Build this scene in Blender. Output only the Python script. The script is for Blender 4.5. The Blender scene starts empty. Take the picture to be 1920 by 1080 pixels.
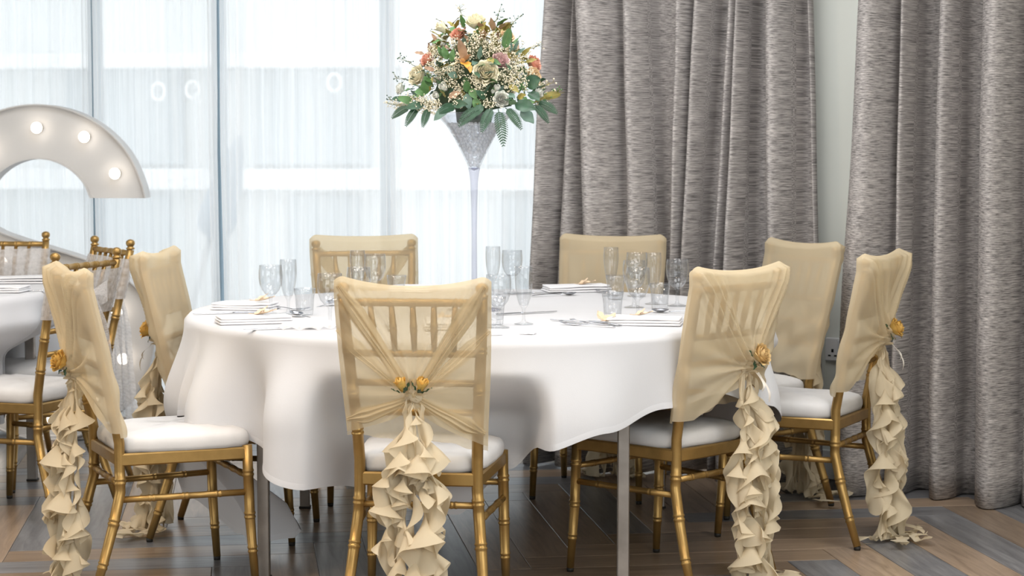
import bpy, math, random
from math import sin, cos, pi, sqrt, atan2, radians as RAD
from mathutils import Vector, Matrix

scene = bpy.context.scene
COL = scene.collection

# ------------------------------------------------------------------ camera
cam_d = bpy.data.cameras.new('camera')
cam = bpy.data.objects.new('camera', cam_d)
COL.objects.link(cam)
cam.location = (0, 0, 1.28)
cam.rotation_euler = (pi / 2 - math.atan(267 / 3600), 0, 0)
cam_d.sensor_width = 36.0
cam_d.lens = 36.0 * 3600 / 1920
cam_d.clip_start = 0.05
cam_d.clip_end = 200
cam_d.dof.use_dof = True
cam_d.dof.focus_distance = 5.5
cam_d.dof.aperture_fstop = 6.3
scene.camera = cam

# ------------------------------------------------------------------ light, exposure
scene.view_settings.view_transform = 'Standard'
scene.view_settings.look = 'None'
scene.view_settings.gamma = 1.0
scene.view_settings.use_curve_mapping = False
scene.view_settings.exposure = 0.35
world = bpy.data.worlds.new('overcast_sky')
scene.world = world
world.use_nodes = True
wn = world.node_tree.nodes
wn['Background'].inputs[0].default_value = (0.97, 0.985, 1.0, 1)
wn['Background'].inputs[1].default_value = 1.85

EX, EY = 0.8746, -0.4848          # direction of the window wall (to the right)
NX, NY = -0.4848, -0.8746         # from the window wall into the room
X0, Y0 = 0.108, 7.74              # left foot of the heavy curtain


def W(s, o=0.0):
    """point on the floor: s metres along the window wall, o metres into the room"""
    return (X0 + EX * s + NX * o, Y0 + EY * s + NY * o)


def area(name, loc, target, sx, sy, power, color):
    d = bpy.data.lights.new(name, 'AREA')
    d.shape = 'RECTANGLE'
    d.size = sx
    d.size_y = sy
    d.energy = power
    d.color = color
    o = bpy.data.objects.new(name, d)
    COL.objects.link(o)
    o.location = loc
    v = Vector(target) - Vector(loc)
    o.rotation_euler = v.to_track_quat('-Z', 'Y').to_euler()
    return o


# unseen daylight from behind the camera, plus added fill from both side walls
px_, py_ = W(2.2, 9.6)
area('daylight_front_window', (px_, py_, 1.5), (px_ - NX, py_ - NY, 1.45), 4.2, 2.2, 58, (0.97, 0.985, 1.0))
px_, py_ = W(4.1, 4.6)
area('right_fill', (px_, py_, 1.55), (px_ - EX, py_ - EY, 1.45), 3.4, 2.2, 50, (0.95, 0.975, 1.0))  # added fill, brightens the right-hand chairs and curtain
px_, py_ = W(-4.3, 6.6)
area('left_fill', (px_, py_, 1.5), (px_ + EX, py_ + EY, 1.4), 3.2, 2.2, 40, (0.97, 0.98, 1.0))  # added fill from the unseen left side
# added overhead fill lights, out of view, to brighten the table top
FILL_PANELS = [(0.35, 6.0), (-1.25, 6.25), (1.35, 4.4), (-0.5, 4.2)]
for px_, py_ in FILL_PANELS:
    area('overhead_fill_light', (px_, py_, 2.84), (px_, py_, 0), 1.15, 1.15, 18, (0.985, 0.99, 1.0)).rotation_euler.z = -0.506

cy = scene.cycles
cy.max_bounces = 7
cy.diffuse_bounces = 3
cy.glossy_bounces = 3
cy.transmission_bounces = 6
cy.transparent_max_bounces = 24
cy.caustics_reflective = False
cy.caustics_refractive = False
cy.sample_clamp_indirect = 6.0
cy.use_denoising = True
cy.use_adaptive_sampling = True
cy.adaptive_threshold = 0.03


# ------------------------------------------------------------------ materials
def new_mat(name):
    m = bpy.data.materials.new(name)
    m.use_nodes = True
    nt = m.node_tree
    nt.nodes.clear()
    out = nt.nodes.new('ShaderNodeOutputMaterial')
    return m, nt, out


def principled(name, col, rough=0.5, metal=0.0, noise=None, bump=None, spec=0.5, sheen=0.0, trans=0.0, ior=1.45, sss=0.0,
               coords='Object', alpha=1.0):
    """noise=(scale, amount); bump=(scale, strength)"""
    m, nt, out = new_mat(name)
    b = nt.nodes.new('ShaderNodeBsdfPrincipled')
    b.inputs['Base Color'].default_value = (*col, 1)
    b.inputs['Roughness'].default_value = rough
    b.inputs['Metallic'].default_value = metal
    b.inputs['Specular IOR Level'].default_value = spec
    b.inputs['Sheen Weight'].default_value = sheen
    b.inputs['Transmission Weight'].default_value = trans
    b.inputs['IOR'].default_value = ior
    b.inputs['Alpha'].default_value = alpha
    if sss:
        b.inputs['Subsurface Weight'].default_value = sss
        b.inputs['Subsurface Radius'].default_value = (0.01, 0.008, 0.006)
    tc = nt.nodes.new('ShaderNodeTexCoord')
    if noise:
        n = nt.nodes.new('ShaderNodeTexNoise')
        n.inputs['Scale'].default_value = noise[0]
        n.inputs['Detail'].default_value = 4
        nt.links.new(tc.outputs[coords], n.inputs['Vector'])
        r = nt.nodes.new('ShaderNodeMapRange')
        r.inputs['From Min'].default_value = 0.3
        r.inputs['From Max'].default_value = 0.7
        r.inputs['To Min'].default_value = 1 - noise[1]
        r.inputs['To Max'].default_value = 1 + noise[1] * 0.5
        nt.links.new(n.outputs['Fac'], r.inputs['Value'])
        mx = nt.nodes.new('ShaderNodeVectorMath')
        mx.operation = 'SCALE'
        mx.inputs[0].default_value = col
        nt.links.new(r.outputs[0], mx.inputs['Scale'])
        nt.links.new(mx.outputs[0], b.inputs['Base Color'])
    if bump:
        n2 = nt.nodes.new('ShaderNodeTexNoise')
        n2.inputs['Scale'].default_value = bump[0]
        n2.inputs['Detail'].default_value = 3
        nt.links.new(tc.outputs[coords], n2.inputs['Vector'])
        bp = nt.nodes.new('ShaderNodeBump')
        bp.inputs['Strength'].default_value = bump[1]
        bp.inputs['Distance'].default_value = 0.002
        nt.links.new(n2.outputs['Fac'], bp.inputs['Height'])
        nt.links.new(bp.outputs[0], b.inputs['Normal'])
    nt.links.new(b.outputs[0], out.inputs[0])
    return m


def sheer(name, col, opacity, transl=0.5, noise=None, tint=(1, 1, 1)):
    m, nt, out = new_mat(name)
    tr = nt.nodes.new('ShaderNodeBsdfTransparent')
    tr.inputs[0].default_value = (*tint, 1)
    df = nt.nodes.new('ShaderNodeBsdfDiffuse')
    tl = nt.nodes.new('ShaderNodeBsdfTranslucent')
    df.inputs[0].default_value = (*col, 1)
    tl.inputs[0].default_value = (*col, 1)
    m1 = nt.nodes.new('ShaderNodeMixShader')
    m1.inputs[0].default_value = transl
    nt.links.new(df.outputs[0], m1.inputs[1])
    nt.links.new(tl.outputs[0], m1.inputs[2])
    m2 = nt.nodes.new('ShaderNodeMixShader')
    m2.inputs[0].default_value = opacity
    nt.links.new(tr.outputs[0], m2.inputs[1])
    nt.links.new(m1.outputs[0], m2.inputs[2])
    if noise:
        tc = nt.nodes.new('ShaderNodeTexCoord')
        mp = nt.nodes.new('ShaderNodeMapping')
        mp.inputs['Scale'].default_value = noise[1]
        n = nt.nodes.new('ShaderNodeTexNoise')
        n.inputs['Scale'].default_value = noise[0]
        n.inputs['Detail'].default_value = 3
        nt.links.new(tc.outputs['UV'], mp.inputs[0])
        nt.links.new(mp.outputs[0], n.inputs['Vector'])
        r = nt.nodes.new('ShaderNodeMapRange')
        r.inputs['From Min'].default_value = 0.3
        r.inputs['From Max'].default_value = 0.7
        r.inputs['To Min'].default_value = max(0, opacity - noise[2])
        r.inputs['To Max'].default_value = min(1, opacity + noise[2])
        nt.links.new(n.outputs['Fac'], r.inputs['Value'])
        nt.links.new(r.outputs[0], m2.inputs[0])
    nt.links.new(m2.outputs[0], out.inputs[0])
    return m


def thin_glass(name, tint=(0.98, 0.985, 0.99), ior=1.5, rough=0.02):
    m, nt, out = new_mat(name)
    tr = nt.nodes.new('ShaderNodeBsdfTransparent')
    tr.inputs[0].default_value = (*tint, 1)
    gl = nt.nodes.new('ShaderNodeBsdfGlossy')
    gl.inputs['Roughness'].default_value = rough
    fr = nt.nodes.new('ShaderNodeFresnel')
    ge = nt.nodes.new('ShaderNodeNewGeometry')
    mr = nt.nodes.new('ShaderNodeMapRange')          # same reflectance on both faces of the thin wall
    mr.inputs['To Min'].default_value = ior
    mr.inputs['To Max'].default_value = 1.0 / ior
    nt.links.new(ge.outputs['Backfacing'], mr.inputs['Value'])
    nt.links.new(mr.outputs[0], fr.inputs[0])
    mx = nt.nodes.new('ShaderNodeMixShader')
    nt.links.new(fr.outputs[0], mx.inputs[0])
    nt.links.new(tr.outputs[0], mx.inputs[1])
    nt.links.new(gl.outputs[0], mx.inputs[2])
    nt.links.new(mx.outputs[0], out.inputs[0])
    return m


def emission(name, col, strength):
    m, nt, out = new_mat(name)
    e = nt.nodes.new('ShaderNodeEmission')
    e.inputs[0].default_value = (*col, 1)
    e.inputs[1].default_value = strength
    nt.links.new(e.outputs[0], out.inputs[0])
    return m


def plank_mat(name, light, dark):
    m, nt, out = new_mat(name)
    b = nt.nodes.new('ShaderNodeBsdfPrincipled')
    tc = nt.nodes.new('ShaderNodeTexCoord')
    oi = nt.nodes.new('ShaderNodeObjectInfo')
    add = nt.nodes.new('ShaderNodeVectorMath')
    add.operation = 'MULTIPLY_ADD'
    add.inputs[1].default_value = (37, 19, 5)
    cmb = nt.nodes.new('ShaderNodeCombineXYZ')
    for i in range(3):
        nt.links.new(oi.outputs['Random'], cmb.inputs[i])
    nt.links.new(cmb.outputs[0], add.inputs[0])
    nt.links.new(tc.outputs['Object'], add.inputs[2])
    mp = nt.nodes.new('ShaderNodeMapping')
    mp.inputs['Scale'].default_value = (2.2, 26, 1)
    nt.links.new(add.outputs[0], mp.inputs[0])
    n = nt.nodes.new('ShaderNodeTexNoise')
    n.inputs['Scale'].default_value = 1.6
    n.inputs['Detail'].default_value = 7
    n.inputs['Roughness'].default_value = 0.65
    n.inputs['Distortion'].default_value = 0.7
    nt.links.new(mp.outputs[0], n.inputs['Vector'])
    cr = nt.nodes.new('ShaderNodeValToRGB')
    cr.color_ramp.elements[0].position = 0.3
    cr.color_ramp.elements[0].color = (*dark, 1)
    cr.color_ramp.elements[1].position = 0.68
    cr.color_ramp.elements[1].color = (*light, 1)
    nt.links.new(n.outputs['Fac'], cr.inputs[0])
    mr = nt.nodes.new('ShaderNodeMapRange')
    mr.inputs['To Min'].default_value = 0.72
    mr.inputs['To Max'].default_value = 1.15
    nt.links.new(oi.outputs['Random'], mr.inputs['Value'])
    sc = nt.nodes.new('ShaderNodeVectorMath')
    sc.operation = 'SCALE'
    nt.links.new(cr.outputs[0], sc.inputs[0])
    nt.links.new(mr.outputs[0], sc.inputs['Scale'])
    nt.links.new(sc.outputs[0], b.inputs['Base Color'])
    b.inputs['Roughness'].default_value = 0.30
    b.inputs['Specular IOR Level'].default_value = 0.5
    bp = nt.nodes.new('ShaderNodeBump')
    bp.inputs['Strength'].default_value = 0.25
    bp.inputs['Distance'].default_value = 0.001
    nt.links.new(n.outputs['Fac'], bp.inputs['Height'])
    nt.links.new(bp.outputs[0], b.inputs['Normal'])
    nt.links.new(b.outputs[0], out.inputs[0])
    return m


def woven_mat(name):
    m, nt, out = new_mat(name)
    b = nt.nodes.new('ShaderNodeBsdfPrincipled')
    tc = nt.nodes.new('ShaderNodeTexCoord')
    mp = nt.nodes.new('ShaderNodeMapping')
    mp.inputs['Scale'].default_value = (24, 300, 1)
    nt.links.new(tc.outputs['UV'], mp.inputs[0])
    n = nt.nodes.new('ShaderNodeTexNoise')
    n.inputs['Scale'].default_value = 1.0
    n.inputs['Detail'].default_value = 3
    n.inputs['Roughness'].default_value = 0.7
    nt.links.new(mp.outputs[0], n.inputs['Vector'])
    mp2 = nt.nodes.new('ShaderNodeMapping')
    mp2.inputs['Scale'].default_value = (3, 40, 1)
    nt.links.new(tc.outputs['UV'], mp2.inputs[0])
    n2 = nt.nodes.new('ShaderNodeTexNoise')
    n2.inputs['Scale'].default_value = 1.0
    n2.inputs['Detail'].default_value = 2
    nt.links.new(mp2.outputs[0], n2.inputs['Vector'])
    ad = nt.nodes.new('ShaderNodeMath')
    ad.operation = 'MULTIPLY_ADD'
    ad.inputs[1].default_value = 0.16
    nt.links.new(n2.outputs['Fac'], ad.inputs[0])
    nt.links.new(n.outputs['Fac'], ad.inputs[2])
    cr = nt.nodes.new('ShaderNodeValToRGB')
    cr.color_ramp.elements[0].position = 0.42
    cr.color_ramp.elements[0].color = (0.12, 0.114, 0.113, 1)
    cr.color_ramp.elements[1].position = 0.74
    cr.color_ramp.elements[1].color = (0.60, 0.56, 0.54, 1)
    nt.links.new(ad.outputs[0], cr.inputs[0])
    nt.links.new(cr.outputs[0], b.inputs['Base Color'])
    b.inputs['Roughness'].default_value = 0.9
    b.inputs['Specular IOR Level'].default_value = 0.15
    bp = nt.nodes.new('ShaderNodeBump')
    bp.inputs['Strength'].default_value = 0.5
    bp.inputs['Distance'].default_value = 0.002
    nt.links.new(ad.outputs[0], bp.inputs['Height'])
    nt.links.new(bp.outputs[0], b.inputs['Normal'])
    nt.links.new(b.outputs[0], out.inputs[0])
    return m


M = {}
M['gold'] = principled('gold_paint', (0.40, 0.25, 0.085), 0.34, 0.70, noise=(30, 0.12), bump=(120, 0.05))
M['chiffon'] = sheer('gold_chiffon', (0.86, 0.74, 0.53), 0.52, 0.5, tint=(1.0, 0.97, 0.9))
M['chiffon_full'] = sheer('gold_chiffon_full', (0.87, 0.75, 0.54), 0.72, 0.45, tint=(1.0, 0.97, 0.9))
M['fold'] = sheer('gold_chiffon_layered', (0.74, 0.62, 0.42), 0.84, 0.42, tint=(1.0, 0.97, 0.9))
M['ruffle'] = sheer('gold_chiffon_ruffle', (0.80, 0.70, 0.52), 1.0, 0.40)
M['organza'] = sheer('white_lace_organza', (0.96, 0.94, 0.935), 0.66, 0.5, noise=(60, (1, 1, 1), 0.2))
M['voile'] = sheer('white_voile', (0.945, 0.955, 0.965), 0.76, 0.66, noise=(1.0, (60, 1.0, 1), 0.12))
M['cloth'] = principled('white_table_linen', (0.655, 0.66, 0.685), 0.75, noise=(3, 0.03), bump=(300, 0.08), spec=0.25, sheen=0.2)
M['cushion'] = principled('white_seat_pad', (0.68, 0.67, 0.665), 0.65, noise=(12, 0.06), bump=(90, 0.12), spec=0.3)
M['napkin'] = principled('white_napkin_linen', (0.80, 0.80, 0.82), 0.8, bump=(400, 0.1), spec=0.2)
M['steel'] = principled('polished_cutlery', (0.55, 0.57, 0.62), 0.16, 1.0, noise=(20, 0.08))
M['tube'] = principled('brushed_steel_table_leg', (0.33, 0.30, 0.275), 0.42, 0.9, noise=(14, 0.2), bump=(60, 0.06))
M['wood_under'] = principled('plywood_table_top', (0.35, 0.25, 0.15), 0.6, noise=(5, 0.2))
M['glass'] = thin_glass('clear_glass', (0.95, 0.955, 0.96), 1.6, 0.02)
M['pane'] = thin_glass('window_glass', (0.965, 0.98, 0.985), 1.35, 0.0)
M['acrylic'] = thin_glass('clear_vase_glass', (0.82, 0.82, 0.87), 1.5, 0.03)
M['vase_cone'] = thin_glass('clear_vase_bowl_glass', (0.95, 0.96, 0.98), 1.5, 0.02)
M['bead'] = principled('water_pearl_gel', (0.93, 0.94, 0.95), 0.06, alpha=0.30)
M['rose_amber'] = principled('amber_rose_petal', (0.80, 0.50, 0.13), 0.6, noise=(60, 0.2), sss=0.15)
M['rose_gold'] = principled('honey_rose_petal', (0.84, 0.60, 0.28), 0.6, noise=(60, 0.15), sss=0.15)
M['rose_cream'] = principled('cream_rose_petal', (0.93, 0.87, 0.66), 0.55, noise=(40, 0.08), sss=0.2)
M['rose_white'] = principled('white_rose_petal', (0.86, 0.87, 0.80), 0.55, noise=(40, 0.06), sss=0.2)
M['rose_pink'] = principled('blush_rose_petal', (0.86, 0.62, 0.60), 0.55, noise=(40, 0.1), sss=0.2)
M['rose_coral'] = principled('coral_petal', (0.87, 0.45, 0.33), 0.55, noise=(40, 0.15), sss=0.2)
M['rose_peach'] = principled('peach_petal', (0.88, 0.66, 0.42), 0.55, noise=(40, 0.12), sss=0.2)
M['orange'] = principled('orange_lily_petal', (0.83, 0.42, 0.08), 0.5, noise=(50, 0.2))
M['leaf_green'] = principled('mid_green_leaf', (0.10, 0.22, 0.075), 0.45, noise=(40, 0.3))
M['leaf_dark'] = principled('dark_green_leaf', (0.035, 0.095, 0.05), 0.4, noise=(40, 0.3))
M['leaf_blue'] = principled('blue_green_eucalyptus_leaf', (0.13, 0.22, 0.17), 0.5, noise=(40, 0.2))
M['leaf_olive'] = principled('olive_gold_leaf', (0.33, 0.28, 0.07), 0.5, noise=(40, 0.3))
M['leaf_bronze'] = principled('bronze_leaf', (0.42, 0.27, 0.17), 0.45, noise=(40, 0.25))
M['breath'] = principled('babys_breath_white', (0.88, 0.80, 0.62), 0.7, noise=(80, 0.1))
M['breath_stem'] = principled('babys_breath_stem', (0.24, 0.25, 0.11), 0.6, noise=(50, 0.2))
M['foam'] = principled('dark_florist_foam', (0.035, 0.06, 0.03), 0.9, bump=(50, 0.5))
M['dry_leaf'] = principled('peach_gold_dried_leaf', (0.74, 0.57, 0.40), 0.5, noise=(60, 0.25))
M['ribbon'] = principled('ivory_ribbon', (0.86, 0.80, 0.72), 0.45, noise=(30, 0.05))
M['curtain'] = woven_mat('grey_woven_curtain')
M['wall'] = principled('pale_sage_wall_paint', (0.79, 0.82, 0.77), 0.8, noise=(2, 0.03), bump=(200, 0.04))
M['white_paint'] = principled('white_gloss_paint', (0.84, 0.85, 0.85), 0.4, noise=(4, 0.02))
M['ceiling'] = principled('white_ceiling_paint', (0.85, 0.85, 0.84), 0.9, noise=(3, 0.02))
M['frame'] = principled('blue_grey_window_frame', (0.24, 0.34, 0.42), 0.5, noise=(5, 0.08))
M['plastic'] = principled('white_socket_plastic', (0.80, 0.81, 0.82), 0.35, noise=(5, 0.02))
M['rocker'] = principled('grey_white_rocker', (0.66, 0.67, 0.70), 0.35, noise=(5, 0.02))
M['marquee'] = principled('white_letter_paint', (0.58, 0.575, 0.57), 0.55, noise=(3, 0.03))
M['bulb'] = emission('warm_letter_bulb', (1.0, 0.88, 0.74), 6.0)
M['brass_cap'] = principled('bulb_holder_metal', (0.6, 0.55, 0.45), 0.4, 0.8, noise=(20, 0.1))
M['black'] = principled('black_scrap', (0.012, 0.012, 0.014), 0.5, bump=(80, 0.6))
M['rubber'] = principled('black_rubber_tip', (0.02, 0.018, 0.015), 0.6, noise=(30, 0.2))
M['plank_brown'] = plank_mat('brown_oak_plank', (0.40, 0.295, 0.21), (0.20, 0.14, 0.095))
M['plank_grey'] = plank_mat('grey_washed_plank', (0.25, 0.25, 0.26), (0.095, 0.095, 0.102))
M['subfloor'] = principled('dark_subfloor', (0.06, 0.05, 0.042), 0.6, noise=(2, 0.3))
M['render_wall'] = principled('pale_rendered_facade', (0.74, 0.76, 0.76), 0.9, noise=(1.5, 0.06))
M['facade_glass'] = principled('blue_grey_facade_window', (0.44, 0.49, 0.52), 0.4, noise=(1, 0.2))
M['ledge'] = principled('white_stone_ledge', (0.92, 0.92, 0.92), 0.7, noise=(2, 0.03))
M['paving'] = principled('pale_terrace_paving', (0.70, 0.71, 0.71), 0.85, noise=(2, 0.08))
M['parasol'] = principled('blue_grey_parasol_cloth', (0.30, 0.38, 0.46), 0.8, noise=(6, 0.1))
M['lamp_metal'] = principled('grey_lamp_metal', (0.5, 0.5, 0.5), 0.4, 0.6, noise=(8, 0.05))
M['panel_glow'] = emission('fill_panel_glow', (1.0, 0.985, 0.96), 0.8)  # glow of the added overhead fill panels
M['lamp_glow'] = emission('warm_ceiling_lamp', (1.0, 0.80, 0.56), 5.0)


# ------------------------------------------------------------------ mesh helpers
class MB:
    def __init__(self):
        self.v = []
        self.f = []
        self.uv = None
        self.flat = set()
        self.mi = {}

    def add(self, vs, fs, flat=False, mat=0):
        o = len(self.v)
        self.v += [tuple(p) for p in vs]
        k = len(self.f)
        self.f += [tuple(i + o for i in q) for q in fs]
        if flat:
            self.flat.update(range(k, len(self.f)))
        if mat:
            for i in range(k, len(self.f)):
                self.mi[i] = mat
        return o

    def grid(self, rows, closed=False, flat=False, mat=0):
        n = len(rows)
        m = len(rows[0])
        vs = [p for r in rows for p in r]
        fs = []
        for i in range(n - 1):
            for j in range(m if closed else m - 1):
                k = (j + 1) % m
                fs.append((i * m + j, i * m + k, (i + 1) * m + k, (i + 1) * m + j))
        return self.add(vs, fs, flat, mat)

    def box(self, c, s, rot=None, bev=0.0):
        x, y, z = [a / 2 for a in s]
        b = min(bev, x * .9, y * .9, z * .9)
        if b <= 0:
            vs = [(i * x, j * y, k * z) for i in (-1, 1) for j in (-1, 1) for k in (-1, 1)]
            fs = [(0, 1, 3, 2), (4, 6, 7, 5), (0, 4, 5, 1), (2, 3, 7, 6), (0, 2, 6, 4), (1, 5, 7, 3)]
        else:
            vs = []
            fs = []
            prof = [(-z, b), (-z + b, 0), (z - b, 0), (z, b)]
            for zz, ins in prof:
                X, Y = x - ins, y - ins
                cc = b * 0.9 if ins == 0 else b * 0.5
                vs += [(-X + cc, -Y, zz), (X - cc, -Y, zz), (X, -Y + cc, zz), (X, Y - cc, zz), (X - cc, Y, zz), (-X + cc, Y, zz), (-X, Y - cc, zz), (-X, -Y + cc, zz)]
            for i in range(3):
                for j in range(8):
                    k = (j + 1) % 8
                    fs.append((i * 8 + j, i * 8 + k, i * 8 + 8 + k, i * 8 + 8 + j))
            fs.append(tuple(range(7, -1, -1)))
            fs.append(tuple(range(24, 32)))
        if rot is not None:
            vs = [tuple(rot @ Vector(p)) for p in vs]
        vs = [(p[0] + c[0], p[1] + c[1], p[2] + c[2]) for p in vs]
        self.add(vs, fs, True)

    def tube(self, pts, rad, n=10, cap=True, flat=False):
        pts = [Vector(p) for p in pts]
        if not hasattr(rad, '__len__'):
            rad = [rad] * len(pts)
        rows = []
        prev = None
        for i, p in enumerate(pts):
            a = pts[max(0, i - 1)]
            b = pts[min(len(pts) - 1, i + 1)]
            t = (b - a)
            if t.length < 1e-9:
                t = Vector((0, 0, 1))
            t.normalize()
            if prev is None:
                ref = Vector((1, 0, 0)) if abs(t.x) < 0.8 else Vector((0, 1, 0))
                u = t.cross(ref).normalized()
            else:
                u = (prev - t * prev.dot(t)).normalized()
            prev = u
            w = t.cross(u)
            rows.append([tuple(p + (u * cos(2 * pi * j / n) + w * sin(2 * pi * j / n)) * rad[i]) for j in range(n)])
        o = self.grid(rows, True, flat)
        if cap:
            m = len(rows)
            self.f.append(tuple(o + j for j in range(n - 1, -1, -1)))
            self.f.append(tuple(o + (m - 1) * n + j for j in range(n)))

    def lathe(self, prof, n=24, c=(0, 0, 0), fn=None, cap=False):
        rows = []
        for k, (r, z) in enumerate(prof):
            row = []
            for j in range(n):
                a = 2 * pi * j / n
                rr = r if fn is None else fn(r, z, a, k)
                row.append((c[0] + rr * cos(a), c[1] + rr * sin(a), c[2] + z))
            rows.append(row)
        o = self.grid(rows, True)
        if cap:
            self.f.append(tuple(o + j for j in range(n - 1, -1, -1)))
            m = len(rows)
            self.f.append(tuple(o + (m - 1) * n + j for j in range(n)))

    def blob(self, c, r, seg=6, ring=4, sc=(1, 1, 1)):
        rows = []
        for i in range(ring + 1):
            a = pi * i / ring
            rows.append([(c[0] + sc[0] * r * max(sin(a), 0.02) * cos(2 * pi * j / seg), c[1] + sc[1] * r * max(sin(a), 0.02) * sin(2 * pi * j / seg), c[2] - sc[2] * r * cos(a)) for j in range(seg)])
        self.grid(rows, True)

    def xf(self, m, start=0):
        self.v[start:] = [tuple(m @ Vector(p)) for p in self.v[start:]]

    def mesh(self, name, mats, uvfn=None):
        me = bpy.data.meshes.new(name)
        me.from_pydata(self.v, [], self.f)
        if not isinstance(mats, (list, tuple)):
            mats = [mats]
        for x in mats:
            me.materials.append(M[x])
        sm = [True] * len(self.f)
        for i in self.flat:
            sm[i] = False
        me.polygons.foreach_set('use_smooth', sm)
        if self.mi:
            for i, k in self.mi.items():
                me.polygons[i].material_index = k
        if self.uv:
            l = me.uv_layers.new(name='UVMap')
            buf = []
            for p in me.polygons:
                for vi in p.vertices:
                    buf += self.uv[vi]
            l.data.foreach_set('uv', buf)
        me.update()
        return me

    def build(self, name, mats, parent=None):
        o = bpy.data.objects.new(name, self.mesh(name, mats))
        COL.objects.link(o)
        if parent:
            o.parent = parent
        return o


def tag(o, label=None, cat=None, group=None, kind=None):
    if label:
        o['label'] = label
    if cat:
        o['category'] = cat
    if group:
        o['group'] = group
    if kind:
        o['kind'] = kind
    return o


def empty(name, loc=(0, 0, 0), rz=0.0):
    o = bpy.data.objects.new(name, None)
    o.empty_display_size = 0.05
    COL.objects.link(o)
    o.location = loc
    o.rotation_euler = (0, 0, rz)
    return o


def copy_tree(o, parent=None):
    c = o.copy()
    COL.objects.link(c)
    c.parent = parent
    for ch in list(o.children):
        copy_tree(ch, c)
    return c


def sstep(a, b, x):
    if a == b:
        return 1.0 if x >= a else 0.0
    t = min(1, max(0, (x - a) / (b - a)))
    return t * t * (3 - 2 * t)


def lerp(a, b, t):
    return a + (b - a) * t


def interp(tab, x):
    if x <= tab[0][0]:
        return tab[0][1]
    for (a, va), (b, vb) in zip(tab, tab[1:]):
        if x <= b:
            t = (x - a) / (b - a)
            t = t * t * (3 - 2 * t)
            return va + (vb - va) * t
    return tab[-1][1]


def noise1(seed):
    r = random.Random(seed)
    ph = [(r.uniform(0, 6.28), r.uniform(.6, 1.4)) for _ in range(5)]

    def f(x):
        return sum(sin(x * (k + 1) * w + p) / (k + 1) for k, (p, w) in enumerate(ph)) / 2
    return f


WROT = atan2(EY, EX)


def wbox(name, s0, s1, o0, o1, z0, z1, mat, parent=None, kind='structure', bev=0.0):
    m = MB()
    c = W((s0 + s1) / 2, (o0 + o1) / 2)
    m.box((0, 0, 0), (abs(s1 - s0), abs(o1 - o0), z1 - z0), None, bev)
    o = m.build(name, mat, parent)
    o.location = (c[0], c[1], (z0 + z1) / 2)
    o.rotation_euler = (0, 0, WROT)
    if kind:
        o['kind'] = kind
    return o


# ------------------------------------------------------------------ room shell
floor = wbox('floor', -4.6, 4.2, -0.40, 9.9, -0.10, -0.006, 'subfloor')
wbox('ceiling', -4.6, 4.2, -0.40, 9.9, 2.90, 3.0, 'ceiling')
wbox('wall_left', -4.75, -4.6, -0.40, 9.9, -0.1, 3.0, 'wall')
wbox('wall_right', 4.2, 4.35, -0.40, 9.9, -0.1, 3.0, 'wall')
wbox('wall_front', -4.75, 4.35, 9.9, 10.05, -0.1, 3.0, 'wall')
wbox('wall_back', 0.98, 4.2, -0.36, -0.20, -0.1, 2.9, 'wall')
wbox('trim_1', -4.6, 0.98, -0.36, -0.16, 2.45, 2.9, 'wall')
wbox('baseboard_back', 0.99, 4.2, -0.199, -0.182, -0.005, 0.11, 'white_paint', bev=0.004)

# windows between mullions
mull = [-4.4, -3.34, -2.553, -1.816, -0.902, -0.08, 0.93]
for i in range(6):
    a, b = mull[i], mull[i + 1]
    m = MB()
    w = b - a
    t = 0.022
    h = 2.45
    m.box((-w / 2 + t / 2, 0, h / 2), (t, 0.06, h), None, 0.003)
    m.box((w / 2 - t / 2, 0, h / 2), (t, 0.06, h), None, 0.003)
    m.box((0, 0, 0.03), (w - 2 * t, 0.055, 0.06), None, 0.003)
    m.box((0, 0, h - 0.03), (w - 2 * t, 0.055, 0.06), None, 0.003)
    o = m.build('window_%d' % (i + 1), 'frame')
    c = W((a + b) / 2, -0.28)
    o.location = (c[0], c[1], 0)
    o.rotation_euler = (0, 0, WROT)
    tag(o, kind='structure')
    p = MB()
    p.box((0, 0, h / 2), (w - 2 * t - 0.002, 0.008, h - 0.124))
    p.build('pane', 'pane', o)

# herringbone planks, each its own piece
PW, PL = 0.160, 0.960
pm = MB()
pm.box((0, 0, -0.003), (PL - 0.0018, PW - 0.0018, 0.006), None, 0.0011)
mesh_b = pm.mesh('plank', 'plank_brown')
mesh_g = pm.mesh('plank', 'plank_grey')
prng = random.Random(5)
TH = RAD(8)
cu, cv = cos(TH), sin(TH)
ORG = (1.554, 6.60)
cands = []
for set_ in range(-12, 13):
    for i in range(-60, 61):
        bx, by = set_ * PL, -set_ * PL
        for kind in (0, 1):
            if kind == 0:
                u0, v0 = i * PW - PL / 2 + bx, (i + .5) * PW + by
            else:
                u0, v0 = (i + .5) * PW + bx, (i + 1) * PW - PL / 2 + by
            X = ORG[0] + u0 * cu - v0 * cv
            Y = ORG[1] + u0 * cv + v0 * cu
            # inside the room and in or near the view
            o_in = (X - X0) * NX + (Y - Y0) * NY
            if o_in < -0.15 or Y < 4.3 or abs(X) > 0.29 * Y + 0.75:
                continue
            cands.append((Y, X, kind, i, set_))
cands.sort()
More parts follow.
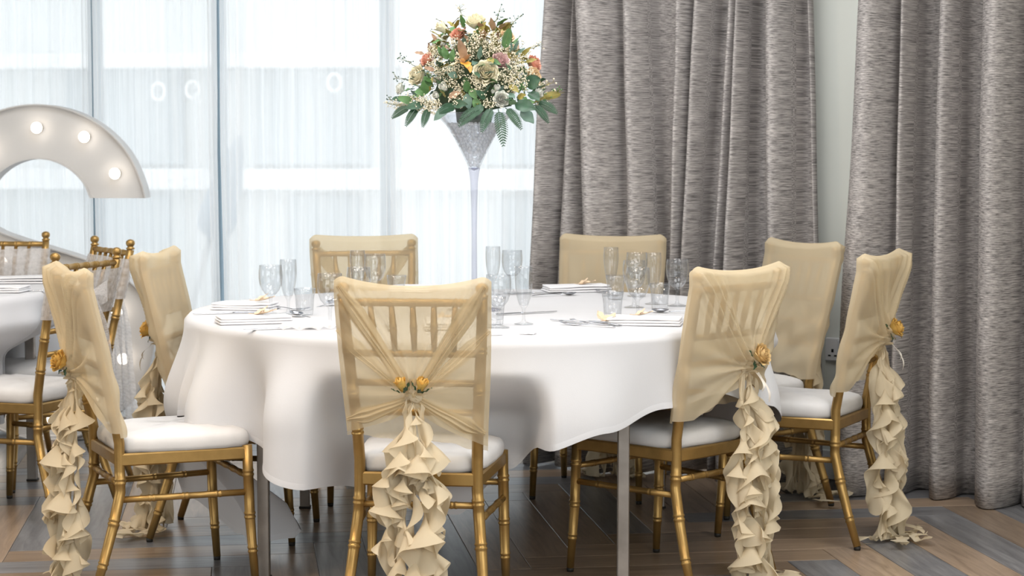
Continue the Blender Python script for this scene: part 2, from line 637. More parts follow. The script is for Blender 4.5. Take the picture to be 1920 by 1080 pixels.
for Y, X, kind, i, set_ in cands[:296]:
    grey = (i + kind + set_) % 2 == 0
    if prng.random() < 0.15:
        grey = not grey
    o = bpy.data.objects.new('plank', mesh_g if grey else mesh_b)
    COL.objects.link(o)
    rz = TH + (pi / 2 if kind else 0)
    o.matrix_world = Matrix.Translation((X, Y, 0)) @ Matrix.Rotation(rz, 4, 'Z')
    mw = o.matrix_world.copy()
    o.parent = floor
    o.matrix_parent_inverse = (Matrix.Translation(floor.location) @ Matrix.Rotation(WROT, 4, 'Z')).inverted()
    o.location = (X, Y, 0)
    o.rotation_euler = (0, 0, rz)
print('planks', len(cands))

# ------------------------------------------------------------------ outdoors, seen through the voile
g = MB()
g.box((0, 0, 0), (26, 11, 0.2))
o = g.build('terrace', 'paving')
c = W(-3, -6.2)
o.location = (c[0], c[1], -0.15)
o.rotation_euler = (0, 0, WROT)
tag(o, kind='structure')

bld = empty('building', (-3.0, 15.0, 0), RAD(-6))
tag(bld, 'pale rendered building with white ledges seen faintly through the sheer curtains', 'building')
m = MB()
m.box((0, 0.6, 2.0), (15, 1.0, 8.0))
m.build('facade', 'render_wall', bld)
for z, hh, dp in ((1.93, 0.11, 0.28), (1.02, 0.16, 0.22), (3.3, 0.12, 0.2)):
    m = MB()
    m.box((0, 0.1 - dp / 2, z), (15, dp, hh), None, 0.01)
    m.build('ledge', 'ledge', bld)
wm = MB()
wm.box((0, 0, 0), (0.95, 0.06, 0.78), None, 0.01)
wmesh = wm.mesh('window', 'facade_glass')
wm2 = MB()
wm2.box((0, 0, 0), (0.55, 0.06, 1.15), None, 0.01)
wmesh2 = wm2.mesh('window', 'facade_glass')
wm3 = MB()
wm3.box((0, 0, 0), (0.8, 0.06, 1.1), None, 0.01)
wmesh3 = wm3.mesh('window', 'facade_glass')
rr = random.Random(3)
for k in range(9):
    x = -6.6 + k * 1.62 + rr.uniform(-.15, .15)
    for me, z in ((wmesh, 1.52), (wmesh2, 0.32)):
        o = bpy.data.objects.new('window', me)
        COL.objects.link(o)
        o.parent = bld
        o.location = (x + rr.uniform(-.2, .2), 0.075, z)

# ring shaped wall lamps outside
tor = MB()
rows = []
for i in range(16):
    a = 2 * pi * i / 16
    rows.append([((0.05 + 0.012 * cos(2 * pi * j / 6)) * cos(a), 0.012 * sin(2 * pi * j / 6), (0.065 + 0.012 * cos(2 * pi * j / 6)) * sin(a)) for j in range(6)])
rows.append(rows[0])
tor.grid(rows, True)
tmesh = tor.mesh('ring', 'ledge')
tbar = MB()
tbar.box((0, 0.05, 0.0), (0.02, 0.09, 0.02))
bmesh_ = tbar.mesh('bracket', 'lamp_metal')
for (x, y, z, lab) in ((-2.69, 14.35, 1.69, 'white ring wall lamp on the facade above the end of the lit letter'),
                       (-2.42, 14.30, 1.70, 'white ring wall lamp close left of the darkest window bar'),
                       (-1.33, 14.12, 1.75, 'white ring wall lamp on the facade left of the flowers')):
    e = empty('ring_wall_lamp', (x, y + 0.32, z), RAD(-6))
    tag(e, lab, 'wall lamp')
    for nm, me in (('ring', tmesh), ('bracket', bmesh_)):
        q = bpy.data.objects.new(nm, me)
        COL.objects.link(q)
        q.parent = e

par = empty('closed_parasol', (-2.18, 12.6, -0.05), 0)
tag(par, 'closed blue grey parasol leaning outside behind the voile', 'parasol')
m = MB()
m.lathe([(0.02, 0.75), (0.10, 0.8), (0.115, 0.9), (0.085, 1.15), (0.045, 1.35), (0.012, 1.45)], 14, fn=lambda r, z, a, k: r * (1 + .16 * cos(7 * a)))
m.xf(Matrix.Rotation(RAD(16), 4, 'Y'))
m.build('canopy', 'parasol', par)
m = MB()
m.tube([(0, 0, 0), (0.205, 0, 0.76)], 0.02, 8)
m.build('pole', 'lamp_metal', par)
m = MB()
m.lathe([(0.0, 0), (0.22, 0), (0.22, 0.05), (0.04, 0.09), (0.03, 0.2)], 16)
m.build('base', 'lamp_metal', par)


# ------------------------------------------------------------------ curtains
def sheer_panel(s0, s1, lab, seed, dense_l, dense_r, off):
    m = MB()
    uv = []
    nf = noise1(seed)
    r = random.Random(seed)
    n = int((s1 - s0) / 0.0042)
    nz = 10
    L = s1 - s0
    ph = [0.0]
    # local pleat pitch: fine pleats at the gathered edges, wide soft ones in the middle
    for i in range(n):
        s = s0 + L * i / n
        e = min(s - s0 if dense_l else 9, s1 - s if dense_r else 9)
        pitch = 0.024 if e < 0.055 else (0.085 + 0.035 * nf(s * 9))
        ph.append(ph[-1] + 2 * pi * (L / n) / pitch)
    rows = []
    for k in range(nz + 1):
        z = 0.012 + (2.5 - 0.012) * k / nz
        row = []
        for i in range(n + 1):
            s = s0 + L * i / n
            e = min(s - s0 if dense_l else 9, s1 - s if dense_r else 9)
            a = 0.010 if e < 0.055 else 0.017 * (0.7 + 0.5 * nf(s * 5 + 2))
            sw = 0.35 * (z - 1.2) * nf(s * 3)
            o = off + a * sin(ph[i] + sw) + 0.006 * nf(s * 25 + z)
            p = W(s + 0.006 * nf(z * 2 + s * 7), o)
            row.append((p[0], p[1], z))
            uv.append((s, z))
        rows.append(row)
    m.grid(rows)
    m.uv = uv
    o = m.build('sheer_curtain', 'voile')
    tag(o, lab, 'curtain', 'sheer white voile panels across the window')


sheer_panel(-4.5, -2.425, 'sheer white voile panel behind the lit marquee letter', 11, False, True, -0.10)
sheer_panel(-2.412, -1.688, 'sheer white voile panel between the two dark window bars, right of the lit letter', 12, True, True, -0.105)
sheer_panel(-1.668, -0.745, 'sheer white voile panel left of the flower vase, behind the rear left chair', 13, True, True, -0.10)
sheer_panel(-0.775, 0.30, 'sheer white voile panel behind the flower vase, meeting the grey curtain', 14, True, True, -0.105)


def heavy_curtain(top, low, rec, lab, seed):
    """top/low: fold edges along the wall at 1.86 m and 0.9 m height; rec: folds that sit back"""
    m = MB()
    uv = []
    nf = noise1(seed)
    nz = 26
    rows = []
    per = 18
    for k in range(nz + 1):
        z = 0.006 + (2.52 - 0.006) * k / nz
        t = (z - 0.9) / 0.96
        t = min(1.25, max(-0.55, t))
        eds = [lerp(b, a, t) for a, b in zip(top, low)]
        row = []
        arc = 0
        for i in range(len(eds) - 1):
            a, b = eds[i], eds[i + 1]
            wd = b - a
            for j in range(per + (1 if i == len(eds) - 2 else 0)):
                u = j / per
                amp = min(0.20, 0.075 + 0.85 * abs(wd)) * (0.9 + 0.25 * nf(i * 2.3 + 1))
                o = amp * max(0, sin(pi * u)) ** 0.78 - 0.03
                o += 0.006 * nf(u * 3 + i * 5 + z * 3.1) * sin(pi * u)
                if i in rec:
                    o = -0.13 + o * 0.2
                    o = lerp(-0.03, o, sin(pi * u) ** 0.4 if 0 < u < 1 else 0)
                # breaks and soft dents in the cloth lower down
                o += 0.010 * sin(z * 9 + i * 1.7) * sstep(1.2, 0.2, z) * sin(pi * u)
                s = a + wd * u + 0.006 * nf(z * 2.2 + i)
                p = W(s, o)
                row.append((p[0], p[1], z + (0.004 * nf(s * 9) if k == 0 else 0)))
                uv.append((i * 0.31 + u * wd * 1.7, z))
        rows.append(row)
    m.grid(rows)
    m.uv = uv
    o = m.build('heavy_curtain', 'curtain')
    sol = o.modifiers.new('cloth_thickness', 'SOLIDIFY')
    sol.thickness = 0.004
    sol.offset = -1
    tag(o, lab, 'curtain', 'heavy grey woven curtains')
    return o


heavy_curtain([0.052, 0.16, 0.176, 0.379, 0.478, 0.61, 0.684, 0.750, 0.812, 0.862, 0.905, 0.965, 1.075, 1.119],
              [-0.011, 0.105, 0.229, 0.40, 0.517, 0.590, 0.640, 0.700, 0.770, 0.818, 0.890, 0.985, 1.090, 1.159],
              {4, 7, 10, 12}, 'heavy grey woven curtain hanging in many folds beside the sheer voile', 21)
heavy_curtain([1.33, 1.50, 1.553, 1.632, 1.712, 1.785, 1.950, 2.01, 2.16, 2.22, 2.40, 2.62],
              [1.283, 1.485, 1.543, 1.618, 1.714, 1.785, 1.955, 2.02, 2.18, 2.23, 2.42, 2.66],
              {2, 4, 7, 9}, 'heavy grey woven curtain at the far right, right of the bare wall strip', 22)

# double wall socket on the bare wall strip
so = empty('wall_socket', (*W(1.225, -0.197), 0.50), WROT + pi)
tag(so, 'white double wall socket low on the wall strip between the grey curtains', 'socket')
m = MB()
m.box((0, 0.006, 0), (0.15, 0.012, 0.09), None, 0.004)
m.build('face_plate', 'plastic', so)
for x in (-0.016, 0.016):
    m = MB()
    m.box((x, 0.014, 0.022), (0.016, 0.008, 0.028), None, 0.002)
    m.build('rocker_switch', 'rocker', so)
for x in (-0.045, 0.045):
    m = MB()
    m.box((x, 0.0123, -0.005), (0.009, 0.001, 0.013))
    m.box((x - 0.012, 0.0123, -0.024), (0.011, 0.001, 0.006))
    m.box((x + 0.012, 0.0123, -0.024), (0.011, 0.001, 0.006))
    m.build('socket_holes', 'black', so)

# added fixtures dressing the overhead fill lights
pf = MB()
for sx, sy, lx, ly in ((0, .59, 1.2, .02), (0, -.59, 1.2, .02), (.59, 0, .02, 1.16), (-.59, 0, .02, 1.16)):
    pf.box((sx, sy, 0), (lx, ly, 0.03), None, 0.003)
pf_me = pf.mesh('frame', 'white_paint')
pd = MB()
pd.box((0, 0, 0.004), (1.16, 1.16, 0.008))
pd_me = pd.mesh('diffuser', 'panel_glow')
for (px_, py_), lab in zip(FILL_PANELS, ('added square fill light panel above the right half of the round table', 'added square fill light panel above the left half of the round table', 'added square fill light panel before the far right chair', 'added square fill light panel over the near centre chair')):
    e = empty('overhead_fill_panel', (px_, py_, 2.872), -0.506)
    tag(e, lab, 'ceiling light', 'added overhead fill panels')
    for nm, me in (('frame', pf_me), ('diffuser', pd_me)):
        q = bpy.data.objects.new(nm, me)
        COL.objects.link(q)
        q.parent = e

# ceiling downlights out of view: the first gives the warm left glow, others added
dm = MB()
dm.lathe([(0.0, 0.0), (0.075, 0.0)], 24)
dmesh = dm.mesh('diffuser', 'lamp_glow')
rm = MB()
rm.lathe([(0.075, -0.004), (0.095, -0.008), (0.10, 0.0), (0.098, 0.012)], 24)
rmesh = rm.mesh('trim_ring', 'white_paint')
for (x, y, pw, lab) in ((-2.2, 3.9, 30, 'round ceiling downlight above the aisle left of the near chairs'), (-0.9, 3.3, 12, 'added round ceiling downlight in front of the near centre chair'),
                        (0.9, 2.9, 6, 'added round ceiling downlight nearest the camera on the right'), (1.9, 4.4, 5, 'added round ceiling downlight above the floor by the far right curtain'), (-2.6, 5.2, 8, 'added round ceiling downlight above the aisle beside the second table')):
    e = empty('ceiling_downlight', (x, y, 2.885))
    tag(e, lab, 'ceiling lamp', 'round ceiling downlights')
    for nm, me in (('diffuser', dmesh), ('trim_ring', rmesh)):
        q = bpy.data.objects.new(nm, me)
        COL.objects.link(q)
        q.parent = e
    d = bpy.data.lights.new('downlight', 'AREA')
    d.shape = 'DISK'
    d.size = 0.35
    d.energy = pw
    d.color = (1.0, 0.76, 0.52)
    q = bpy.data.objects.new('downlight', d)
    COL.objects.link(q)
    q.location = (x, y, 2.86)


# ------------------------------------------------------------------ gold chairs
def ry(z):          # how far the back post has leaned back at height z
    if z < 0.30:
        return -0.09 * ((0.30 - z) / 0.30) ** 1.15
    if z < 0.44:
        return 0.0
    return -0.105 * ((z - 0.44) / 0.48) ** 1.1


def rx(z):          # half spacing of the back posts
    if z < 0.40:
        return lerp(0.186, 0.158, sstep(0.0, 0.40, z))
    return lerp(0.158, 0.183, sstep(0.40, 0.92, z))


def ringed(m, pts, r, rings, n=12):
    """tube with pairs of raised bamboo rings at fractions along it"""
    P = [Vector(p) for p in pts]
    seg = [0]
    for a, b in zip(P, P[1:]):
        seg.append(seg[-1] + (b - a).length)
    L = seg[-1]

    def at(d):
        d = min(max(d, 0), L)
        for i in range(len(P) - 1):
            if d <= seg[i + 1] + 1e-9:
                t = (d - seg[i]) / (seg[i + 1] - seg[i])
                return P[i].lerp(P[i + 1], t)
        return P[-1]
    ds = {0.0: 1.0, L: 1.0}
    for s in seg:
        ds.setdefault(s, 1.0)
    for q in rings:
        for o_ in (-0.006, 0.006):
            d = q * L + o_
            ds[d - 0.0045] = 1.0
            ds[d - 0.002] = 1.13
            ds[d + 0.002] = 1.13
            ds[d + 0.0045] = 1.0
    ks = sorted(ds)
    rad = r if callable(r) else (lambda t: r)
    m.tube([at(k) for k in ks], [rad(k / L) * ds[k] for k in ks], n)


def make_chair():
    root = empty('gold_chair')
    for s in (-1, 1):
        m = MB()
        zs = [0.012, 0.1, 0.2, 0.3, 0.36, 0.44, 0.52, 0.60, 0.68, 0.76, 0.84, 0.885]
        ringed(m, [(s * rx(z), ry(z), z) for z in zs], lambda t: 0.0120 + 0.0035 * sstep(0, .2, t) - 0.001 * sstep(.6, 1, t), (0.10, 0.24, 0.37, 0.585, 0.71, 0.84))
        p = m.build('back_post', 'gold', root)
        f = MB()
        z = 0.885
        f.lathe([(0.012, 0), (0.0165, 0.003), (0.0165, 0.007), (0.0115, 0.010), (0.0115, 0.013), (0.0155, 0.017), (0.0175, 0.024), (0.0165, 0.032), (0.009, 0.038), (0.0005, 0.040)], 14, (s * rx(z), ry(z), z))
        f.build('finial', 'gold', p)
        f = MB()
        f.lathe([(0.0005, 0), (0.0105, 0), (0.0115, 0.012), (0.0005, 0.0125)], 12, (s * rx(0.012), ry(0.012), 0.0))
        f.build('foot_tip', 'rubber', p)
        m = MB()
        ringed(m, [(s * 0.196, 0.385, 0.012), (s * 0.191, 0.372, 0.2), (s * 0.188, 0.366, 0.415)], lambda t: 0.0115 + 0.0038 * sstep(0, .5, t), (0.24, 0.49, 0.80))
        p = m.build('front_leg', 'gold', root)
        f = MB()
        f.lathe([(0.0005, 0), (0.0105, 0), (0.0115, 0.012), (0.0005, 0.0125)], 12, (s * 0.196, 0.385, 0.0))
        f.build('foot_tip', 'rubber', p)
        m = MB()
        ringed(m, [(s * 0.16, 0.0, 0.277), (s * 0.190, 0.368, 0.277)], 0.0095, (0.24, 0.5, 0.76), 10)
        m.build('side_stretcher', 'gold', root)
    for y, hw, nm in ((0.0, 0.158, 'rear_stretcher'), (0.370, 0.188, 'front_stretcher')):
        m = MB()
        ringed(m, [(-hw, y, 0.322), (hw, y, 0.322)], 0.0092, (0.2, 0.4, 0.6, 0.8), 10)
        m.build(nm, 'gold', root)
    # seat frame: four rails
    m = MB()

    def rail(a, b):
        a, b = Vector(a), Vector(b)
        d = (b - a)
        ang = atan2(d.y, d.x)
        c = (a + b) / 2
        m.box(c, (d.length, 0.022, 0.036), Matrix.Rotation(ang, 3, 'Z'), 0.004)
    rail((-0.158, 0.0, 0.392), (0.158, 0.0, 0.392))
    rail((-0.188, 0.364, 0.392), (0.188, 0.364, 0.392))
    rail((-0.162, 0.0, 0.392), (-0.188, 0.364, 0.392))
    rail((0.162, 0.0, 0.392), (0.188, 0.364, 0.392))
    m.box((0, 0.182, 0.402), (0.31, 0.35, 0.012))
    m.build('seat_frame', 'gold', root)
    # pad
    m = MB()
    rows = []
    ring = 40
    prof = [(0.94, 0.408), (0.985, 0.412), (1.0, 0.422), (1.0, 0.434), (0.985, 0.446), (0.94, 0.455), (0.8, 0.463), (0.5, 0.467), (0.0008, 0.468)]
    for k, z in prof:
        row = []
        for j in range(ring):
            a = 2 * pi * j / ring
            ca, sa = cos(a), sin(a)
            e = 0.32
            x = (abs(ca) ** e) * (1 if ca > 0 else -1)
            y = (abs(sa) ** e) * (1 if sa > 0 else -1)
            yy = 0.193 + 0.196 * y * k
            hw = lerp(0.170, 0.205, (yy + 0.0) / 0.385)
            row.append((x * hw * k, yy, z + 0.0016 * sin(a * 9 + k * 5)))
        rows.append(row)
    m.grid(rows, True)
    m.build('seat_cushion', 'cushion', root)
    # back
    m = MB()
    ringed(m, [(-rx(.872), ry(.872), .872), (rx(.872), ry(.872), .872)], 0.0105, (0.17, 0.34, 0.5, 0.66, 0.83), 10)
    m.build('top_rail', 'gold', root)
    for z, r in ((0.735, 0.0095), (0.655, 0.0095), (0.575, 0.0095)):
        m = MB()
        ringed(m, [(-rx(z), ry(z), z), (rx(z), ry(z), z)], r, (0.25, 0.5, 0.75), 10)
        m.build('back_rail', 'gold', root)
    for k in range(5):
        x = (k - 2) * 0.056
        m = MB()
        ringed(m, [(x * 0.93, ry(.735), .737), (x, ry(.87), .868)], lambda t: 0.0072 + 0.0022 * sin(pi * t), (0.5,), 8)
        m.build('spindle', 'gold', root)
    return root


def face_rz(fx, fy):
    return atan2(-fx, fy)


CH = {}
proto = make_chair()
chairs = [
    ('front', (-0.25, 5.08), (0.10, 0.995), 'gold bamboo-style chair nearest the camera, seen from behind under the cover with two rosebuds'),
    ('frontright', (0.585, 5.572), (-0.70, 0.714), 'gold bamboo-style chair turned three-quarters at the right front, beside a steel leg'),
    ('right', (1.107, 6.217), (-0.88, 0.47), 'gold bamboo-style chair on the right side of the table, closest to the far right curtain'),
    ('backright', (0.968, 6.88), (-0.86, -0.51), 'gold bamboo-style chair in front of the wall socket, behind the rightmost chair'),
    ('backmid', (0.36, 7.22), (-0.25, -0.97), 'gold bamboo-style chair behind the table in front of the folded grey curtain'),
    ('backleft', (-0.54, 7.18), (0.22, -0.976), 'gold bamboo-style chair behind the table backlit by the sheer window curtain'),
    ('left', (-1.07, 6.32), (0.995, -0.1), 'gold bamboo-style chair at the left table side, behind the near left chair'),
    ('frontleft', (-1.18, 5.535), (0.905, 0.425), 'gold bamboo-style chair at the left front, white seat in profile facing right'),
    ('other_near', (-1.543, 6.587), (-0.93, 0.37), 'uncovered gold bamboo-style chair with spindle back showing above the near left chair cover'),
    ('other_mid', (-1.633, 7.395), (-0.83, -0.55), 'uncovered gold bamboo-style chair with lace sash facing left, beside the lit letter'),
    ('other_far', (-2.13, 7.90), (-0.1, -0.99), 'uncovered gold bamboo-style chair at the left picture edge, in front of the lit letter'),
]
for i, (k, p, f, lab) in enumerate(chairs):
    o = proto if i == 0 else copy_tree(proto)
    o.location = (p[0], p[1], 0)
    n = sqrt(f[0] ** 2 + f[1] ** 2)
    f = (f[0] / n, f[1] / n)
    o.rotation_euler = (0, 0, face_rz(*f))
    tag(o, lab, 'chair', 'gold chairs at the round tables')
    CH[k] = (Vector((p[0], p[1], 0)), face_rz(*f), f)


# ------------------------------------------------------------------ flowers
def petal(m, rho, h, base_r, ang, width, curl, ruffle, rng, nu=8, nv=7, mat=0):
    rows = []
    ph = rng.uniform(0, 6)
    for i in range(nv + 1):
        b = i / nv
        r = base_r + (rho - base_r) * sin(min(1, b * 1.15) * pi / 2) + curl * max(0, b - 0.55) ** 2 * 4
        z = h * (b ** 0.85) - abs(curl) * 0.55 * max(0, b - 0.7) ** 2 * 8
        w = width * (0.55 + 0.6 * sin(pi * (0.12 + 0.62 * b))) * (1 - 0.35 * max(0, b - 0.78) ** 2 * 16)
        row = []
        for j in range(nu + 1):
            a = (j / nu * 2 - 1)
            th = ang + a * w
            rr = r * (1 + ruffle * 0.12 * sin(a * 4 + ph) * b)
            zz = z - 0.10 * h * (a ** 4) * b ** 3 - 0.05 * h * a * a * b + ruffle * 0.05 * h * sin(a * 6 + ph) * b
            row.append((rr * cos(th), rr * sin(th), zz))
        rows.append(row)
    m.grid(rows, mat=mat)


def rose(R, rng, openn=1.0, m=None):
    """flower opening towards +Z, R outer radius"""
    m = m or MB()
    layers = [(3, 0.14, 1.08, 1.2, -0.02), (3, 0.26, 1.08, 1.05, -0.02), (3, 0.40, 1.06, 1.0, 0.0), (4, 0.56, 1.0, 0.88, 0.05), (4, 0.74, 0.90, 0.88, 0.10), (5, 0.90, 0.72, 0.80, 0.16)]
    if openn < 0.5:
        layers = layers[:4]
    a0 = rng.uniform(0, 6)
    for k, (n, rho, h, w, cl) in enumerate(layers):
        for j in range(n):
            petal(m, R * rho * (0.7 + .3 * openn), R * h * 1.12, R * 0.10 + R * .05 * k, a0 + 2 * pi * j / n + k * 0.7 + rng.uniform(-.1, .1), w, R * cl * openn, 0.7, rng)
    m.blob((0, 0, R * 0.5), R * 0.14, 8, 6, (1, 1, 3.2))
    m.lathe([(0.001, -R * 0.12), (R * 0.16, -R * 0.05), (R * 0.30, R * 0.10), (R * 0.2, R * 0.2)], 10)
    return m


def bud(R, rng, m=None):
    m = m or MB()
    a0 = rng.uniform(0, 6)
    for k, (n, rho, h, w, cl) in enumerate([(3, 0.42, 2.3, 1.0, -0.25), (3, 0.62, 2.2, 0.95, -0.1), (4, 0.80, 1.95, 0.8, 0.10)]):
        for j in range(n):
            petal(m, R * rho, R * h, R * 0.25, a0 + 2 * pi * j / n + k * .8, w, R * cl, 0.4, rng)
    m.blob((0, 0, R * 0.9), R * 0.42, 10, 6, (1, 1, 2.0))
    m.lathe([(0.001, -R * 0.15), (R * 0.3, -R * 0.05), (R * 0.5, R * 0.25)], 10)
    return m


def leaf(L, wd, bend=0.3, fold=0.25, nu=4, nv=8, m=None, ang=0, up=0.0, base=(0, 0, 0), tip=1.0):
    """leaf growing along +X"""
    m = m or MB()
    st = len(m.v)
    rows = []
    for i in range(nv + 1):
        t = i / nv
        w = wd * (sin(pi * t ** 0.8) ** tip) * 0.5 + 0.0006
        row = []
        for j in range(nu + 1):
            a = j / nu * 2 - 1
            row.append((L * t * (1 - 0.15 * bend * t), a * w, -bend * L * t * t * 0.5 + abs(a) * w * fold + 0.002 * sin(t * 14) * a))
        rows.append(row)
    m.grid(rows)
    T = Matrix.Translation(base) @ Matrix.Rotation(ang, 4, 'Z') @ Matrix.Rotation(-up, 4, 'Y')
    m.xf(T, st)
    return m


def orient(axis, spin=0.0):
    q = Vector(axis).normalized().to_track_quat('Z', 'Y')
    return q.to_matrix().to_4x4() @ Matrix.Rotation(spin, 4, 'Z')


# ------------------------------------------------------------------ chair covers
def hood_mesh(tx, tz, hemL, hemR, seed, sag, tight, full):
    nf = noise1(seed)
    nf2 = noise1(seed + 50)
    m = MB()
    nu, nv = 92, 70
    tops = []
    for side in (1, -1):          # 1 = towards the seat, -1 = outer back
        rows = []
        for i in range(nv + 1):
            v = i / nv
            row = []
            for j in range(nu + 1):
                u = j / nu * 2 - 1
                ztop = 0.945 - sag * (1 - abs(u) ** 2.2) - 0.020 * (max(0, abs(u) - 0.86) / 0.14) ** 2
                if side == 1:
                    zh = lerp(hemL, hemR, (u + 1) / 2) - 0.012 + 0.010 * nf(u * 4)
                else:
                    e = abs(u - tx / 0.18)
                    zh = lerp(tz - 0.05, hemL if u < tx / .18 else hemR, min(1, e) ** 0.85)
                z = ztop - (ztop - zh) * v
                hw = rx(min(z, .9)) + 0.0245 + 0.004 * sstep(.9, .6, z)
                x = u * hw
                edge = (max(0, 1 - abs(u) ** 12)) ** 0.5
                topf = sstep(0, 0.03, v)
                y = ry(min(z, .885)) + side * 0.0285 * edge * (0.30 + 0.70 * topf)
                if side == 1:
                    # light wrinkles, more at the bottom
                    y += (0.003 * nf(u * 3 + z * 9) + 0.0055 * sin(z * 52 + 5 * nf(u * 2 + z * 6)) * sstep(.8, .55, z)) * edge * topf
                else:
                    dx, dz = tx - x, tz - z
                    r = sqrt(dx * dx + dz * dz)
                    w = math.exp(-(r / 0.115) ** 2) * 0.72 * tight * (1 - abs(u) ** 4)
                    x += dx * w
                    z += dz * w * 0.5
                    y -= 0.020 * math.exp(-(r / 0.12) ** 2) * edge
                    ph = atan2(x - tx, z - tz)
                    amp = (0.013 if full else 0.0095) * sstep(0.0, 0.05, r) * math.exp(-r / 0.20) * edge * topf
                    y += amp * (sin(ph * 9 + 2.2 * nf(ph * 2)) + 0.6 * sin(ph * 17 + seed))
                    # folds running from the top corners down to the tie
                    for sc in (-1, 1):
                        cx, cz = sc * 0.185, 0.925
                        lx, lz = tx - cx, tz - cz
                        L = sqrt(lx * lx + lz * lz)
                        t = ((x - cx) * lx + (z - cz) * lz) / (L * L)
                        d = ((x - cx) * lz - (z - cz) * lx) / L
                        if -0.05 < t < 1.05:
                            fold = math.exp(-(d / (0.045 - 0.02 * t)) ** 2)
                            y -= (0.020 if full else 0.010) * fold * edge * topf * (0.55 + 0.45 * cos(d * 2 * pi / (0.024 - 0.008 * t) + seed))
                    y += 0.003 * nf2(u * 5 + z * 7) * edge * topf
                row.append((x, y, z))
            rows.append(row)
        tops.append(rows[0])
        m.grid(rows)
    # closed along the top edge
    mid = [((a[0] + b[0]) / 2, (a[1] + b[1]) / 2, (a[2] + b[2]) / 2 + 0.003) for a, b in zip(*tops)]
    m.grid([tops[0], mid, tops[1]])
    return m


def swag(p0, p1, w0, w1, seed, sagz=0.0, out=0.012, pleats=4):
    """gathered band of cloth from p0 (wide) to p1 (narrow)"""
    m = MB()
    P0, P1 = Vector(p0), Vector(p1)
    d = (P1 - P0).normalized()
    side = d.cross(Vector((0, -1, 0))).normalized()
    nf = noise1(seed)
    rows = []
    for i in range(19):
        t = i / 18
        c = P0.lerp(P1, t)
        w = lerp(w0, w1, t ** 0.8) * (0.22 + 0.78 * sstep(0, 0.30, t))
        row = []
        for j in range(25):
            a = j / 24 * 2 - 1
            q = c + side * (a * w) + Vector((0, -out * (1 - a * a) * (0.4 + 0.6 * sin(pi * min(1, t * 1.1 + .05))) - 0.0045 * (1 - .5 * t) * sin(a * pi * pleats + 2 * nf(t * 3)), -sagz * sin(pi * t)))
            row.append(tuple(q))
        rows.append(row)
    m.grid(rows)
    return m


def ruffle_strand(tx, y0, tz, zend, dx, dy, base, width, cyc, seed, sway=0.014, amp=0.75, spread=0.6):
    """one hanging strip whose free edge is longer than its gathered edge, so that it falls in drooping lobes"""
    m = MB()
    r = random.Random(seed)
    nf = noise1(seed)
    nf2 = noise1(seed + 9)
    nf3 = noise1(seed + 23)
    nt, nw = 190, 9
    ph0 = r.uniform(0, 6.28)
    rows = []
    L = tz - zend
    for i in range(nt + 1):
        t = i / nt
        px = tx + dx * sstep(0, .45, t) + sway * nf(t * 5)
        py = y0 + dy * sstep(0, .45, t) + sway * 0.5 * nf2(t * 5)
        pz = tz - t * L
        cph = ph0 + 2 * pi * cyc * (t + 0.075 * nf2(t * 6))
        phi = base + amp * (1 + .3 * nf3(t * 8)) * sin(cph) + 0.45 * nf(t * 4 + 3)
        w = width * (0.25 + 0.75 * sstep(0, 0.14, t)) * (0.80 + 0.42 * nf2(t * 9 + 1))
        lift = 0.5 + 0.5 * sin(2 * cph + 0.9 + 1.2 * nf3(t * 5))
        row = []
        for j in range(nw + 1):
            a = j / nw
            curl = phi + (0.75 * sin(2 * cph + 2.1) + .4 * nf(t * 20)) * a ** 1.5 + 0.30 * sin(5.3 * cph + base) * a ** 3
            rad = w * (a ** 0.9) * (0.50 + 0.42 * lift)
            x = px + rad * cos(curl)
            y = py + rad * sin(curl)
            z = pz - w * a * (1.25 - 0.95 * lift) - 0.35 * w * a * a + 0.06 * w * a * a * sin(5.3 * cph)
            if z < 0.008:                       # pooling on the floor
                ex = 0.008 - z
                ang = base + 0.9 * nf(t * 9 + j * .1)
                x += spread * ex * cos(ang)
                y += spread * ex * sin(ang)
                z = 0.006 + 0.020 * abs(sin(cph * 1.3 + a * 2)) * min(1, ex * 14) + 0.0006 * j
            row.append((x, y, z))
        rows.append(row)
    m.grid(rows)
    return m


